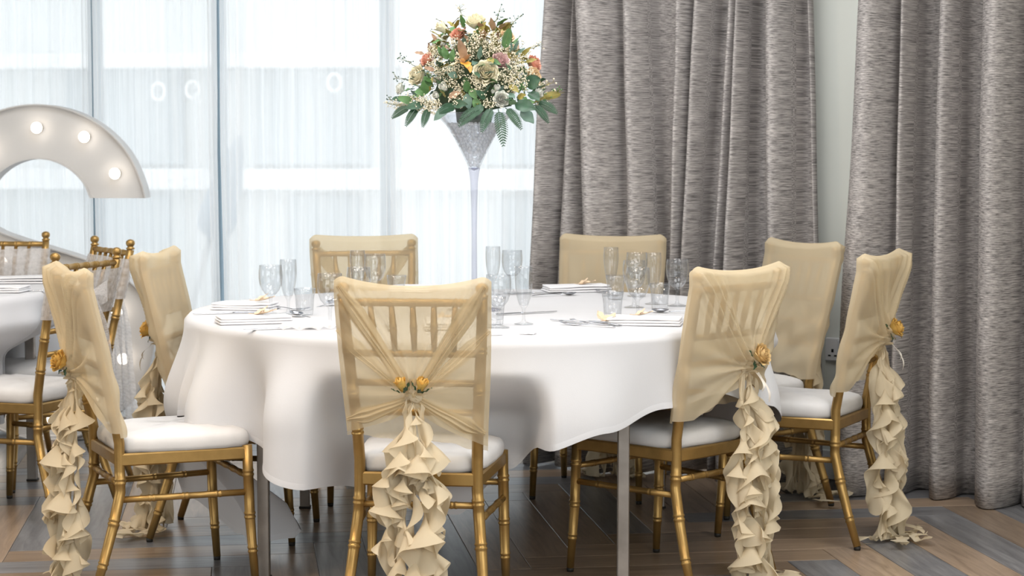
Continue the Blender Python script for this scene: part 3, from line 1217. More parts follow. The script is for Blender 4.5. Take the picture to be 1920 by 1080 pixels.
def make_cover(key, tx, tz, hemL, hemR, seed, label, sag=0.022, flower='rose', ruf=None, ribbon=False, tight=1.0, zend=0.0, rose_mat='rose_amber', full=True):
    loc, rz, _ = CH[key]
    root = empty('chair_cover', loc, rz)
    tag(root, label, 'chair cover', 'gold chiffon chair covers')
    hood_mesh(tx, tz, hemL, hemR, seed, sag, tight, full).build('hood', 'chiffon_full' if full else 'chiffon', root)
    yt = ry(tz) - 0.045
    T = Vector((tx, yt, tz))
    for s, w in (() if full else ((-1, 0.036), (1, 0.040))):
        z0 = 0.918
        swag((s * (rx(.9) + 0.010), ry(.885) - 0.020, z0), T + Vector((s * 0.012, 0, 0.012)), w * .8, 0.012, seed + s).build('gathered_fold', 'fold', root)
        z0 = 0.80
        swag((s * (rx(z0) + 0.022), ry(z0) - 0.012, z0), T + Vector((s * 0.014, 0, 0.004)), 0.028, 0.008, seed + 3 + s, 0.004, 0.010, 3).build('gathered_fold', 'chiffon', root)
        z0 = (hemL if s < 0 else hemR) + 0.035
        swag((s * (rx(z0) + 0.022), ry(z0) - 0.012, z0), T + Vector((s * 0.010, 0, -0.010)), 0.030, 0.010, seed + 7 + s, 0.006, 0.010, 3).build('gathered_fold', 'fold', root)
    # knot
    k = MB()
    rows = []
    for i in range(25):
        a = 2 * pi * i / 24
        R0 = 0.016 + 0.003 * sin(a * 3)
        rows.append([(tx + (R0 + 0.008 * cos(2 * pi * j / 8)) * cos(a), yt - 0.002 + 0.62 * (R0 + 0.008 * cos(2 * pi * j / 8)) * sin(a) * 0.8, tz - 0.006 + 0.012 * sin(2 * pi * j / 8) + 0.004 * sin(a * 2)) for j in range(8)])
    k.grid(rows, True)
    k.build('knot', 'ruffle', root)
    rg = random.Random(seed * 3 + 1)
    spec = ruf or [(-2.9, .075, 0.0, -.03), (-0.25, .075, 0.0, .03), (-2.2, .085, 0.0, -.02), (-0.95, .085, 0.0, .022), (-2.6, .07, 0.22, -.035), (-0.6, .07, 0.16, .035), (-1.6, .085, 0.0, 0.0), (-1.9, .075, 0.3, -.012), (-1.2, .075, 0.38, .012)]
    for q, (b, w, short, ox) in enumerate(spec):
        ruffle_strand(tx + ox * 0.35, yt - 0.006, tz - 0.010 - 0.012 * (q % 3), zend + short * 1.0 + rg.uniform(-0.03, 0.07) * (1 if zend >= 0 else .6), ox * 1.0, 0.024 * sin(b), b, w, rg.uniform(2.5, 3.7) * (1 - short), seed * 17 + q).build('ruffle', 'ruffle', root)
    if ribbon:
        r = MB()
        for s in (-1, 1):
            rows = []
            for i in range(13):
                t = i / 12
                c = (tx + s * (0.004 + 0.012 * t) + 0.004, yt - 0.034 - 0.035 * sin(t * 2), tz - 0.015 - 0.085 * t * (1 if s > 0 else .6))
                rows.append([(c[0] - 0.004, c[1], c[2]), (c[0] + 0.004, c[1] + 0.002 * sin(t * 7), c[2])])
            r.grid(rows)
        r.build('ribbon_tail', 'ribbon', root)
    rng = random.Random(seed + 77)
    if flower == 'rose':
        axis = Vector((0.15, -1, 0.42))
        m = rose(0.034, rng, 0.9)
        o = m.build('rose', rose_mat, root)
        o.matrix_local = Matrix.Translation((tx + 0.004, yt - 0.030, tz + 0.030)) @ orient(axis, 0.4)
        for a in (0.4, 2.2, 3.6, 5.0):
            l = leaf(0.036, 0.016, 0.3, 0.2, ang=a, up=0.15, base=(0.012 * cos(a), 0.012 * sin(a), -0.004))
            l.build('leaf', 'leaf_dark', o)
    else:
        for s in (-1, 1):
            m = bud(0.0185, rng)
            o = m.build('rosebud', rose_mat, root)
            o.matrix_local = Matrix.Translation((tx + s * 0.021, yt - 0.030, tz + 0.014)) @ orient((s * 0.30, -0.32, 0.9), s * 0.6)
            for a in (0.3, 1.9, 3.4, 4.9):
                l = leaf(0.030, 0.013, -0.5, 0.2, ang=a, up=0.6, base=(0.006 * cos(a), 0.006 * sin(a), -0.003))
                l.build('sepal', 'leaf_dark', o)
    return root


make_cover('front', 0.0, 0.628, 0.52, 0.485, 1, 'gold chiffon cover with two rosebuds and a long ruffle, draped over the nearest chair', 0.032, 'buds', None, False, 1.0, -0.02, full=False)
make_cover('frontright', 0.055, 0.64, 0.495, 0.54, 2, 'gold chiffon cover with an open honey rose, on the right front chair', 0.024, 'rose', None, True, 1.1, -0.05, 'rose_gold')
make_cover('right', 0.03, 0.655, 0.50, 0.52, 3, 'gold chiffon cover pooling onto the planks, on the chair nearest the far right curtain', 0.020, 'rose', None, True, 1.1, -0.16)
make_cover('backright', -0.01, 0.62, 0.475, 0.475, 4, 'gold chiffon cover seen from its smooth front, in front of the wall socket', 0.018, 'rose', None, False, 1.0, -0.14)
make_cover('backmid', 0.0, 0.64, 0.50, 0.50, 5, 'gold chiffon cover seen from its front against the folded grey curtain', 0.012, 'rose', None, False, 1.0, -0.06)
make_cover('backleft', 0.0, 0.64, 0.50, 0.50, 6, 'see-through backlit gold chiffon cover with the spindles showing, before the sheer window', 0.010, 'rose', None, False, 1.0, -0.06, full=False)
make_cover('left', 0.02, 0.64, 0.49, 0.49, 7, 'gold chiffon cover with a pale backlit front panel, on the far left side chair', 0.020, 'rose', None, True, 1.1, -0.14)
make_cover('frontleft', -0.02, 0.625, 0.48, 0.47, 8, 'dark gold chiffon cover with an amber rose at its knot, on the near left chair', 0.026, 'rose', None, False, 1.15, -0.06)


# white lace sashes on the bare chairs of the other table
def make_sash(key, label, seed, bow, tails):
    loc, rz, _ = CH[key]
    root = empty('lace_sash', loc, rz)
    tag(root, label, 'sash', 'white lace sashes on the bare gold chairs')
    nf = noise1(seed)
    m = MB()
    uv = []
    rows = []
    for k in range(13):
        z = lerp(0.700, 0.852, k / 12)
        row = []
        N = 60
        for j in range(N):
            a = 2 * pi * j / N
            ca, sa = cos(a), sin(a)
            hw = rx(z) + 0.020
            x = hw * (abs(ca) ** 0.25) * (1 if ca > 0 else -1)
            y = ry(z) + 0.0225 * (abs(sa) ** 0.4) * (1 if sa > 0 else -1)
            y += 0.002 * sin(z * 90 + 3 * nf(x * 9)) * abs(sa)
            row.append((x, y, z + 0.004 * nf(x * 12)))
            uv.append((x * 1.0 + (0 if sa > 0 else 3), z))
        rows.append(row)
    m.grid(rows, True)
    m.uv = uv
    m.build('band', 'organza', root)
    y0 = ry(.77) - 0.03
    if bow:
        for s in (-1, 1):
            b = MB()
            uv = []
            rows = []
            for i in range(15):
                t = i / 14 * 2 * pi
                row = []
                for j in range(7):
                    v = j / 6 * 2 - 1
                    rr = 0.055 * (1 - cos(t)) * 0.5
                    row.append((s * (0.006 + rr * 1.5), y0 - 0.012 - 0.022 * sin(t), 0.775 + v * (0.010 + 0.5 * rr) + 0.014 * sin(t) * (s)))
                    uv.append((i * .02, v * .05))
                rows.append(row)
            b.grid(rows)
            b.uv = uv
            b.build('bow_loop', 'organza', root)
        kb = MB()
        kb.blob((0, y0 - 0.012, 0.775), 0.017, 10, 8, (1, 0.8, 1.3))
        kb.uv = [(p[0] * 3, p[2] * 3) for p in kb.v]
        kb.build('knot', 'organza', root)
    for s, zl in tails:
        b = MB()
        uv = []
        rows = []
        for i in range(25):
            t = i / 24
            row = []
            for j in range(11):
                v = j / 10 * 2 - 1
                w = 0.012 + 0.055 * sstep(0, .35, t)
                row.append((s * (0.012 + 0.05 * t) + v * w, y0 - 0.018 - 0.02 * t + 0.010 * sin(v * 6 + s) * sstep(0, .3, t) + .004 * nf(t * 5 + v), lerp(0.77, zl, t) + 0.01 * v))
                uv.append((v * .06, t))
            rows.append(row)
        b.grid(rows)
        b.uv = uv
        b.build('tail', 'organza', root)


make_sash('other_near', 'white lace sash with a bow on the bare chair behind the near left chair cover', 31, True, ((-1, 0.42), (1, 0.36)))
make_sash('other_mid', 'white lace sash around the bare chair that stands beside the lit letter', 32, True, ((-1, 0.2), (1, 0.24)))
make_sash('other_far', 'white lace sash around the bare chair cut by the left picture edge', 33, True, ((-1, 0.4), (1, 0.35)))

# ------------------------------------------------------------------ tables
TC = (-0.105, 6.20)
TR = 0.935
TZ = 0.748


def smoothmin_push(x, y, z, keys):
    """keeps hanging cloth in front of the seat fronts it would meet"""
    for k in keys:
        loc, rz, f = CH[k]
        dx, dy = x - loc.x, y - loc.y
        ly = dx * f[0] + dy * f[1]
        lx = dx * f[1] - dy * f[0]
        if ly < 0.425 and ly > -0.2 and abs(lx) < 0.36:
            w = sstep(0.66, 0.50, z) * sstep(0.36, 0.235, abs(lx))
            x += f[0] * (0.425 - ly) * w
            y += f[1] * (0.425 - ly) * w
    return x, y


def cloth(center, R, zt, drop, waves, keys, seed, corner=False):
    nf = noise1(seed)
    m = MB()
    N = 420
    rows = []
    top = [0.0005, 0.25, 0.5, 0.7, 0.83, 0.93, 0.98]
    for t in top:
        rows.append([(center[0] + R * t * cos(2 * pi * j / N), center[1] + R * t * sin(2 * pi * j / N), zt + 0.0006 * nf(j * 0.07 + t * 9)) for j in range(N)])
    nd = 40
    for k in range(nd + 1):
        v = k / nd
        row = []
        for j in range(N):
            th = 2 * pi * j / N
            deg = math.degrees(th)
            if deg > 180:
                deg -= 360
            D = interp(drop, deg)
            dep = D * v
            # rounded edge, then the fall
            a = min(1.0, dep / 0.022)
            r = R - 0.006 + 0.016 * sin(a * pi / 2)
            amp = sstep(0.005, 0.26, dep)
            r += amp * (0.066 * waves(th, deg) + 0.04) + 0.03 * max(0, dep - 0.3)
            x = center[0] + r * cos(th)
            y = center[1] + r * sin(th)
            z = zt - dep
            if corner and -180 <= deg < -155:            # the long corner swings in under the table
                t = (deg + 180) / 25
                x += 0.46 * t * sstep(0.27, 0.70, dep)
                y += 0.14 * t * sstep(0.27, 0.70, dep)
            x, y = smoothmin_push(x, y, z, keys)
            row.append((x, y, max(z, 0.006 + 0.001 * (j % 3))))
        rows.append(row)
    m.grid(rows, True)
    # hem: a slightly thicker folded band along the edge
    h = MB()
    last, prev = rows[-1], rows[-2]
    hrows = []
    for q in range(3):
        rr = []
        for j in range(N):
            a, b = Vector(last[j]), Vector(prev[j])
            d = (b - a)
            d = d.normalized() if d.length > 1e-6 else Vector((0, 0, 1))
            o = Vector((cos(2 * pi * j / N), sin(2 * pi * j / N), 0))
            p = a + d * (0.018 * q / 2) + o * (0.0018 if q < 2 else 0.0004)
            rr.append(tuple(p))
        hrows.append(rr)
    h.grid(hrows, True)
    return m, h


tb = empty('round_table', (TC[0], TC[1], 0))
tag(tb, 'large round dining table on square steel legs under the white cloth', 'table')
m = MB()
m.lathe([(0.001, 0.715), (0.92, 0.715), (0.928, 0.72), (0.928, 0.738), (0.92, 0.742), (0.001, 0.742)], 64)
m.build('table_top', 'wood_under', tb)
for a, r in ((-60, 0.85), (-137, 0.86), (40, 0.82), (140, 0.82)):
    m = MB()
    m.box((r * cos(RAD(a)), r * sin(RAD(a)), 0.36), (0.034, 0.034, 0.71), None, 0.003)
    q = m.build('table_leg', 'tube', tb)
    m = MB()
    m.box((r * cos(RAD(a)), r * sin(RAD(a)), 0.004), (0.04, 0.04, 0.008), None, 0.002)
    m.build('foot_cap', 'rubber', q)
m = MB()
for a, b in ((-60, 40), (40, 140), (140, 223), (-137, -60)):
    p = [(0.82 * cos(RAD(x)), 0.82 * sin(RAD(x)), 0.695) for x in (a, b)]
    d = Vector(p[1]) - Vector(p[0])
    m.box((Vector(p[0]) + Vector(p[1])) / 2, (d.length, 0.03, 0.04), Matrix.Rotation(atan2(d.y, d.x), 3, 'Z'), 0.003)
m.build('apron', 'tube', tb)

drop = [(-180, 0.40), (-177, 0.60), (-172, 0.715), (-166, 0.735), (-160, 0.70), (-157, 0.45), (-154, 0.29), (-152, 0.277), (-146, 0.280), (-140, 0.31), (-130, 0.375), (-118, 0.43), (-104, 0.50), (-95, 0.535), (-86, 0.40), (-80, 0.315), (-68, 0.265), (-55, 0.215), (-44, 0.185), (-33, 0.23), (-22, 0.31), (-10, 0.38), (0, 0.30), (15, 0.22), (45, 0.2), (70, 0.4), (85, 0.6), (100, 0.45), (125, 0.25), (150, 0.27), (168, 0.265), (176, 0.30), (180, 0.40)]


def waves(th, deg):
    left = sstep(150, 178, abs(deg)) if True else 0
    w = 0.55 * sin(9 * th + 0.6) + 0.35 * sin(15 * th + 2.0)
    ww = w + left * 0.9 * sin(24 * th + 1.0)
    if -152 < deg < -95:
        ww += 0.55 * sin(RAD(deg) * 20 + 1.2)
    if -92 < deg < -30:
        ww = 0.35 * sin(RAD(deg) * 9 + 1.0) + 0.12 * sin(RAD(deg) * 20) - 0.2
    return ww


m, h = cloth(TC, TR, TZ, drop, waves, ('front', 'right', 'backright'), 41, True)
tc = m.build('tablecloth', 'cloth')
h.build('hem', 'cloth', tc)
tag(tc, 'large white square tablecloth draped over the round table with the flower vase', 'tablecloth')

TC2 = (-2.62, 7.12)
tb2 = empty('round_table', (TC2[0], TC2[1], 0))
tag(tb2, 'second round table at the left picture edge with a steel foot under the cloth', 'table')
m = MB()
m.lathe([(0.001, 0.715), (0.90, 0.715), (0.905, 0.72), (0.905, 0.738), (0.90, 0.742), (0.001, 0.742)], 64)
m.build('table_top', 'wood_under', tb2)
for a in (12, 102, 192, 282):
    m = MB()
    m.box((0.80 * cos(RAD(a)), 0.80 * sin(RAD(a)), 0.36), (0.034, 0.034, 0.71), None, 0.003)
    q = m.build('table_leg', 'tube', tb2)
    m = MB()
    m.box((0.80 * cos(RAD(a)), 0.80 * sin(RAD(a)), 0.004), (0.04, 0.04, 0.008), None, 0.002)
    m.build('foot_cap', 'rubber', q)
drop2 = [(-180, 0.3), (-120, 0.3), (-90, 0.3), (-60, 0.6), (-48, 0.66), (-35, 0.55), (-15, 0.48), (0, 0.3), (45, 0.3), (90, 0.5), (135, 0.3), (180, 0.3)]
m, h = cloth(TC2, 0.912, TZ, drop2, lambda th, d: 0.8 * sin(13 * th) + 0.4 * sin(23 * th + 1), ('other_near', 'other_mid', 'other_far'), 43)
tc2 = m.build('tablecloth', 'cloth')
h.build('hem', 'cloth', tc2)
tag(tc2, 'white tablecloth on the second table at the left picture edge', 'tablecloth')


# ------------------------------------------------------------------ glasses
def wall(outer, th, zb):
    """closed thin-walled profile: outer silhouette bottom->top, then the inner wall back down"""
    inner = [(max(0.0006, r - th), z) for r, z in outer if z > zb]
    inner = list(reversed(inner))
    return outer + [(outer[-1][0] - th * .5, outer[-1][1] + 0.0006)] + inner + [(0.0005, zb + 0.002)]


gob = wall([(0.0005, 0.0), (0.032, 0.0), (0.033, 0.0015), (0.02, 0.004), (0.007, 0.008), (0.0052, 0.02), (0.0052, 0.048), (0.0075, 0.056), (0.018, 0.064), (0.029, 0.078), (0.0355, 0.097), (0.0378, 0.115), (0.0375, 0.135), (0.0355, 0.155)], 0.0016, 0.0605)
flu = wall([(0.0005, 0.0), (0.0275, 0.0), (0.0285, 0.0015), (0.016, 0.004), (0.006, 0.008), (0.0048, 0.016), (0.0048, 0.040), (0.0075, 0.048), (0.014, 0.058), (0.0205, 0.078), (0.0250, 0.105), (0.0270, 0.130), (0.0268, 0.150), (0.0255, 0.172)], 0.0015, 0.052)
tum = [(0.0005, 0.0), (0.0255, 0.0), (0.027, 0.003), (0.0285, 0.02), (0.0300, 0.045), (0.0315, 0.060), (0.0330, 0.068), (0.0345, 0.083), (0.0335, 0.0836), (0.0318, 0.068), (0.0285, 0.055), (0.0260, 0.015), (0.0005, 0.012)]


def tumfn(r, z, a, k):
    if 1 <= k <= 5:
        return r * (1 - 0.13 * abs(sin(a * 5)))
    return r


def glass_parts(kind):
    if kind == 'goblet':
        a = MB(); a.lathe(gob[5:], 32)
        b = MB(); b.lathe(gob[:6], 32)
        return [('bowl_and_stem', a), ('foot', b)]
    if kind == 'flute':
        a = MB(); a.lathe(flu[5:], 32)
        b = MB(); b.lathe(flu[:6], 32)
        return [('bowl_and_stem', a), ('foot', b)]
    a = MB(); a.lathe(tum, 60, fn=tumfn)
    return [('body', a)]


gmeshes = {k: [(n, m.mesh(n, 'glass')) for n, m in glass_parts(k)] for k in ('goblet', 'flute', 'tumbler')}
nice = {'goblet': ('wine_goblet', 'goblet'), 'flute': ('champagne_flute', 'flute'), 'tumbler': ('tumbler', 'tumbler')}
glasses = [
    ('goblet', -0.761, 6.037, 'stemmed goblet farthest left on the table, beside the stacked napkins'),
    ('flute', -0.707, 6.050, 'champagne flute standing right of the leftmost goblet'),
    ('tumbler', -0.652, 6.020, 'fluted tumbler at the left, in front of the shiny spoon'),
    ('goblet', -0.536, 5.635, 'stemmed goblet just left of the nearest chair, beside the crumpled favour'),
    ('flute', -0.530, 6.575, 'champagne flute before the backlit chair cover, tallest of its cluster'),
    ('goblet', -0.475, 6.650, 'round stemmed goblet overlapping the flute before the backlit chair cover'),
    ('goblet', -0.475, 5.931, 'stemmed goblet half hidden by the top edge of the nearest chair cover'),
    ('tumbler', -0.400, 6.628, 'short tumbler peeping over the nearest chair cover'),
    ('flute', -0.068, 6.832, 'champagne flute just right of the vase stem'),
    ('goblet', 0.000, 6.899, 'stemmed goblet standing before the edge of the grey curtain'),
    ('flute', 0.035, 5.700, 'champagne flute at the right shoulder of the nearest chair, foot fully visible'),
    ('goblet', -0.040, 5.590, 'stemmed goblet touching the right shoulder of the nearest chair'),
    ('tumbler', -0.052, 5.690, 'fluted tumbler behind the goblet at the right shoulder of the nearest chair'),
    ('flute', 0.350, 6.775, 'champagne flute leftmost of the right-hand cluster of glasses'),
    ('goblet', 0.440, 6.760, 'stemmed goblet rearmost of the right-hand cluster of glasses'),
    ('goblet', 0.401, 6.290, 'stemmed goblet in the middle of the right-hand cluster, behind the foremost goblet'),
    ('goblet', 0.388, 5.905, 'stemmed goblet foremost of the right-hand cluster of glasses'),
    ('flute', 0.474, 6.424, 'champagne flute in front of the dark curtain folds on the right'),
    ('goblet', 0.548, 6.349, 'stemmed goblet rightmost, partly behind the right front chair cover'),
    ('tumbler', 0.358, 6.628, 'fluted tumbler farthest back of the three on the right'),
    ('tumbler', 0.310, 5.898, 'fluted tumbler left of the foremost right-hand goblet'),
    ('tumbler', 0.482, 6.240, 'fluted tumbler below the flute by the dark curtain folds'),
]
for kind, x, y, lab in glasses:
    e = empty(nice[kind][0], (x, y, TZ + 0.0015), x * 7 + y * 3)
    tag(e, lab, nice[kind][1], 'clear glasses on the round table')
    for n, me in gmeshes[kind]:
        q = bpy.data.objects.new(n, me)
        COL.objects.link(q)
        q.parent = e


# ------------------------------------------------------------------ cutlery, napkins, favours
def handle(m, L, w0, w1, th, x0=0.0, arch=0.004, n=10):
    rows = []
    for i in range(n + 1):
        t = i / n
        w = lerp(w0, w1, sstep(0.15, 1, t)) * (0.75 if i == n else 1)
        z = 0.003 + arch * sin(pi * t)
        x = x0 - L * t
        rows.append([(x, -w, z), (x, -w * .5, z + th), (x, w * .5, z + th), (x, w, z), (x, 0, z - th * .6)])
    o = m.grid(rows, True)
    m.f.append(tuple(o + j for j in range(5)))
    m.f.append(tuple(o + n * 5 + j for j in range(4, -1, -1)))


def fork_parts():
    h = MB(); handle(h, 0.115, 0.0028, 0.0075, 0.0016)
    hd = MB()
    rows = []
    for i in range(8):
        t = i / 7
        x = 0.030 * t
        w = lerp(0.0028, 0.0115, sstep(0, .8, t))
        z = 0.003 - 0.001 * t + 0.003 * t * t
        rows.append([(x, -w, z), (x, -w * .4, z - .0012), (x, w * .4, z - .0012), (x, w, z), (x, w * .5, z + .0012), (x, -w * .5, z + .0012)])
    hd.grid(rows, True)
    for k in range(4):
        y = (k - 1.5) * 0.0064
        hd.tube([(0.028, y, 0.0050), (0.048, y, 0.0045), (0.064, y, 0.0085), (0.074, y, 0.0125)], [0.0020, 0.0017, 0.0014, 0.0006], 6)
    return [('handle', h), ('tines', hd)]


def knife_parts():
    h = MB(); handle(h, 0.10, 0.0060, 0.0085, 0.0026, arch=0.0)
    b = MB()
    rows = []
    for i in range(11):
        t = i / 10
        x = 0.125 * t
        wa = 0.0088 * (1 - 0.9 * max(0, t - 0.75) ** 2 * 14)
        wb = -0.0075 * (1 - 0.5 * t)
        rows.append([(x, wb, 0.0030), (x, wa * .3, 0.0040), (x, wa, 0.0030), (x, wa * .3, 0.0020)])
    o = b.grid(rows, True)
    b.f.append((o, o + 1, o + 2, o + 3))
    return [('handle', h), ('blade', b)]


def spoon_parts():
    h = MB(); handle(h, 0.125, 0.0026, 0.0072, 0.0016)
    b = MB()
    rows = []
    for i in range(9):
        r = i / 8
        rows.append([(0.028 + 0.028 * r * cos(a), 0.0185 * r * sin(a) * (1 - .12 * cos(a)), 0.0020 + 0.0085 * r * r) for a in [2 * pi * j / 24 for j in range(24)]])
    for i in range(8, -1, -1):
        r = i / 8
        rows.append([(0.028 + 0.0284 * r * cos(a), 0.0188 * r * sin(a) * (1 - .12 * cos(a)), 0.0006 + 0.0086 * r * r) for a in [2 * pi * j / 24 for j in range(24)]])
    b.grid(rows, True)
    return [('handle', h), ('spoon_bowl', b)]


cm = {k: [(n, m.mesh(n, 'steel')) for n, m in f()] for k, f in (('fork', fork_parts), ('knife', knife_parts), ('spoon', spoon_parts))}


def cutlery(kind, x, y, deg, lab, z=TZ + 0.001, tilt=0.0):
    e = empty('table_' + kind, (x, y, z))
    e.rotation_euler = (0, RAD(-tilt), RAD(deg))
    tag(e, lab, kind, 'polished steel cutlery')
    for n, me in cm[kind]:
        q = bpy.data.objects.new(n, me)
        COL.objects.link(q)
        q.parent = e


cutlery('knife', -0.885, 6.062, 195, 'dinner knife lying below the rear left napkin')
cutlery('fork', -0.715, 6.205, -35, 'fork lying at the right end of the rear left napkin')
cutlery('spoon', -0.615, 6.36, 40, 'large shiny spoon tilted behind the left tumbler', TZ + 0.002, 14)
cutlery('spoon', -0.655, 5.935, 130, 'shiny spoon lying above the crumpled white favour', TZ + 0.002, 6)
cutlery('knife', -0.66, 5.565, 205, 'dinner knife lying below the front left napkin')
cutlery('knife', 0.035, 6.055, 30, 'blue-lit knife lying across the table right of the nearest chair')
cutlery('fork', 0.205, 5.650, 148, 'fork with tines pointing left, lower of the two by the right napkin')
cutlery('fork', 0.235, 5.700, 140, 'fork with tines pointing left, upper of the two by the right napkin')
cutlery('knife', 0.225, 5.765, 150, 'knife lying behind the two forks by the right napkin')
cutlery('fork', 0.318, 6.93, -62, 'fork hanging over the right side of the rear centre napkin', TZ + 0.004)
cutlery('spoon', 0.18, 6.80, 28, 'spoon in front of the rear centre napkin')
cutlery('knife', 0.08, 6.88, 20, 'knife at the left end of the rear centre napkin')
cutlery('spoon', 0.50, 6.10, 165, 'spoon half hidden by the right front chair cover')
cutlery('fork', -0.36, 5.60, 95, 'fork seen dimly through the back of the nearest chair cover')
cutlery('knife', -0.24, 5.58, 88, 'knife seen dimly through the back of the nearest chair cover')


def napkin(x, y, deg, w, d, lab, layers=3, seed=0, z=TZ + 0.001, lift=0.0):
    m = MB()
    nf = noise1(seed)
    th = 0.0075
    for k in range(layers):
        rows = []
        sx, sy = w / 2 - 0.0022 * k * (1 + .5 * nf(k)), d / 2 - 0.002 * k
        ox = 0.0025 * nf(k * 3 + seed)
        for u in (-1, -.992, -.97, -.9, -.7, -.4, 0, .4, .7, .9, .97, .992, 1):
            row = []
            # rounded cross section of one folded layer
            sec = [(-1, 0.5), (-.97, 0.08), (-.8, 0), (.8, 0), (.97, .08), (1, .5), (.97, .92), (.8, 1), (-.8, 1), (-.97, .92)]
            e = sqrt(max(0, 1 - abs(u) ** 60)) * .85 + .15
            for v, zz in sec:
                hgt = k * th + (0.5 + (zz - 0.5) * e) * th * 0.96
                hgt += 0.0022 * nf(u * 2.2 + v * 1.5 + k * .4) * (k + 1) / layers + lift * (k / layers) * (1 + u) * 0.5
                row.append((u * sx + ox, v * sy, max(0.0002, hgt)))
            rows.append(row)
        o = m.grid(rows, True)
        m.f.append(tuple(o + j for j in range(9, -1, -1)))
        m.f.append(tuple(o + 120 + j for j in range(10)))
    o = m.build('folded_napkin', 'napkin')
    o.location = (x, y, z)
    o.rotation_euler = (0, 0, RAD(deg))
    tag(o, lab, 'napkin', 'folded white napkins')
    return o


napkin(-0.775, 5.745, 18, 0.225, 0.105, 'folded white napkin at the front left of the table, below the other left napkin', 3, 1)
napkin(-0.868, 6.235, -8, 0.205, 0.12, 'folded white napkin at the rear left of the table', 3, 2)
napkin(0.235, 7.00, 12, 0.235, 0.13, 'folded white napkin before the chair by the grey curtain', 3, 3, lift=0.006)
napkin(0.395, 5.70, -10, 0.225, 0.12, 'folded white napkin beside the two forks on the right', 3, 4)
napkin(-0.36, 7.0, -15, 0.16, 0.13, 'folded white napkin just visible above the nearest chair cover', 3, 5)
napkin(-0.20, 5.62, 4, 0.12, 0.22, 'folded white napkin seen through the nearest chair cover', 3, 6)
napkin(-1.905, 7.44, 4, 0.24, 0.14, 'rolled white napkin farther back on the second table', 3, 7, lift=0.01)
napkin(-1.875, 6.98, -6, 0.21, 0.13, 'white napkin nearer on the second table at the picture edge', 3, 8)
cutlery('knife', -1.775, 7.00, 4, 'knife at the right end of the nearer napkin on the second table')


def dried_leaf(x, y, z, deg, L, lab, seed):
    e = empty('dried_leaf_favour', (x, y, z), RAD(deg))
    tag(e, lab, 'leaf', 'peach gold leaves on the napkins')
    m = leaf(L, L * 0.42, -0.5, 0.5, 6, 10, tip=0.8)
    m.build('blade', 'dry_leaf', e)
    m = leaf(L * 0.8, L * 0.34, -0.9, 0.6, 6, 10, ang=0.7, tip=0.8)
    m.build('blade', 'dry_leaf', e)
    s = MB()
    s.tube([(-0.018, 0.002, 0.004), (0.0, 0, 0.002), (L * .3, 0, 0.004)], 0.0011, 6)
    s.build('stalk', 'dry_leaf', e)


dried_leaf(-0.775, 5.76, TZ + 0.024, 12, 0.062, 'peach gold leaf on the front left napkin', 1)
dried_leaf(-0.835, 6.22, TZ + 0.028, 6, 0.060, 'peach gold leaf on the rear left napkin', 2)
dried_leaf(0.245, 6.99, TZ + 0.026, 10, 0.058, 'peach gold leaf on the napkin by the grey curtain', 3)
dried_leaf(0.372, 5.755, TZ + 0.022, 8, 0.050, 'peach gold leaf lying flat on the right napkin', 4)
dried_leaf(0.272, 5.655, TZ + 0.013, 62, 0.075, 'pale gold leaf standing beside the fork handles on the right', 5)
dried_leaf(-0.215, 5.66, TZ + 0.018, 40, 0.055, 'peach gold leaf seen through the nearest chair cover', 6)

# crumpled white favour by the left goblet
fav = empty('favour_bundle', (-0.585, 5.56, TZ + 0.001))
tag(fav, 'crumpled white organza favour beside the goblet left of the nearest chair', 'favour')
m = MB()
rows = []
rf = random.Random(8)
nf = noise1(88)
for i in range(17):
    r = i / 16
    row = []
    for j in range(56):
        a = 2 * pi * j / 56
        rad = 0.075 * r * (1 + 0.25 * nf(a * 2) * r)
        z = 0.034 * (1 - r) ** 0.6 * (1 if r > .12 else .8) + 0.012 * r * abs(sin(a * 4.5 + 2 * nf(r * 4))) * (1 - .3 * r)
        row.append((rad * cos(a) * 1.05, rad * sin(a) * .8, max(0.0006, z)))
    rows.append(row)
m.grid(rows, True)
m.uv = [(p[0], p[1]) for p in m.v]
m.build('gathered_wrap', 'organza', fav)
m = MB()
m.blob((0, 0, 0.014), 0.022, 14, 8, (1.2, 1, .6))
m.build('filling', 'napkin', fav)

# small place cards
for x, y, d, lab in ((-0.052, 5.375, 10, 'small white place card on the cloth right of the nearest chair'), (0.045, 5.40, -18, 'pale crumpled paper slip right of the small place card')):
    m = MB()
    rows = []
    nf = noise1(int(x * 1000))
    for i in range(7):
        u = i / 6 * 2 - 1
        rows.append([(u * 0.022, v * 0.016, 0.0008 + 0.016 * max(0, 1 - abs(v) * 1.0) * (1 if d > 0 else .25) + 0.001 * nf(u * 3 + v)) for v in (-1, -.5, -.02, .02, .5, 1)])
    m.grid(rows)
    o = m.build('place_card', 'napkin')
    o.location = (x, y, TZ + 0.001)
    o.rotation_euler = (0, 0, RAD(d))
    so_ = o.modifiers.new('card_thickness', 'SOLIDIFY')
    so_.thickness = 0.0006
    tag(o, lab, 'card')

# black scrap on the floor
m = MB()
rk = random.Random(4)
rows = []
for i in range(7):
    a = pi * i / 6
    rows.append([((0.018 + 0.006 * rk.random()) * max(.05, sin(a)) * cos(2 * pi * j / 9), (0.014 + 0.006 * rk.random()) * max(.05, sin(a)) * sin(2 * pi * j / 9), 0.011 - 0.011 * cos(a) + 0.002 * rk.random() * sin(a)) for j in range(9)])
m.grid(rows, True, True)
o = m.build('crumpled_scrap', 'black')
o.location = (-0.225, 5.72, 0.0005)
tag(o, 'small crumpled black scrap on the floor under the nearest chair', 'scrap')

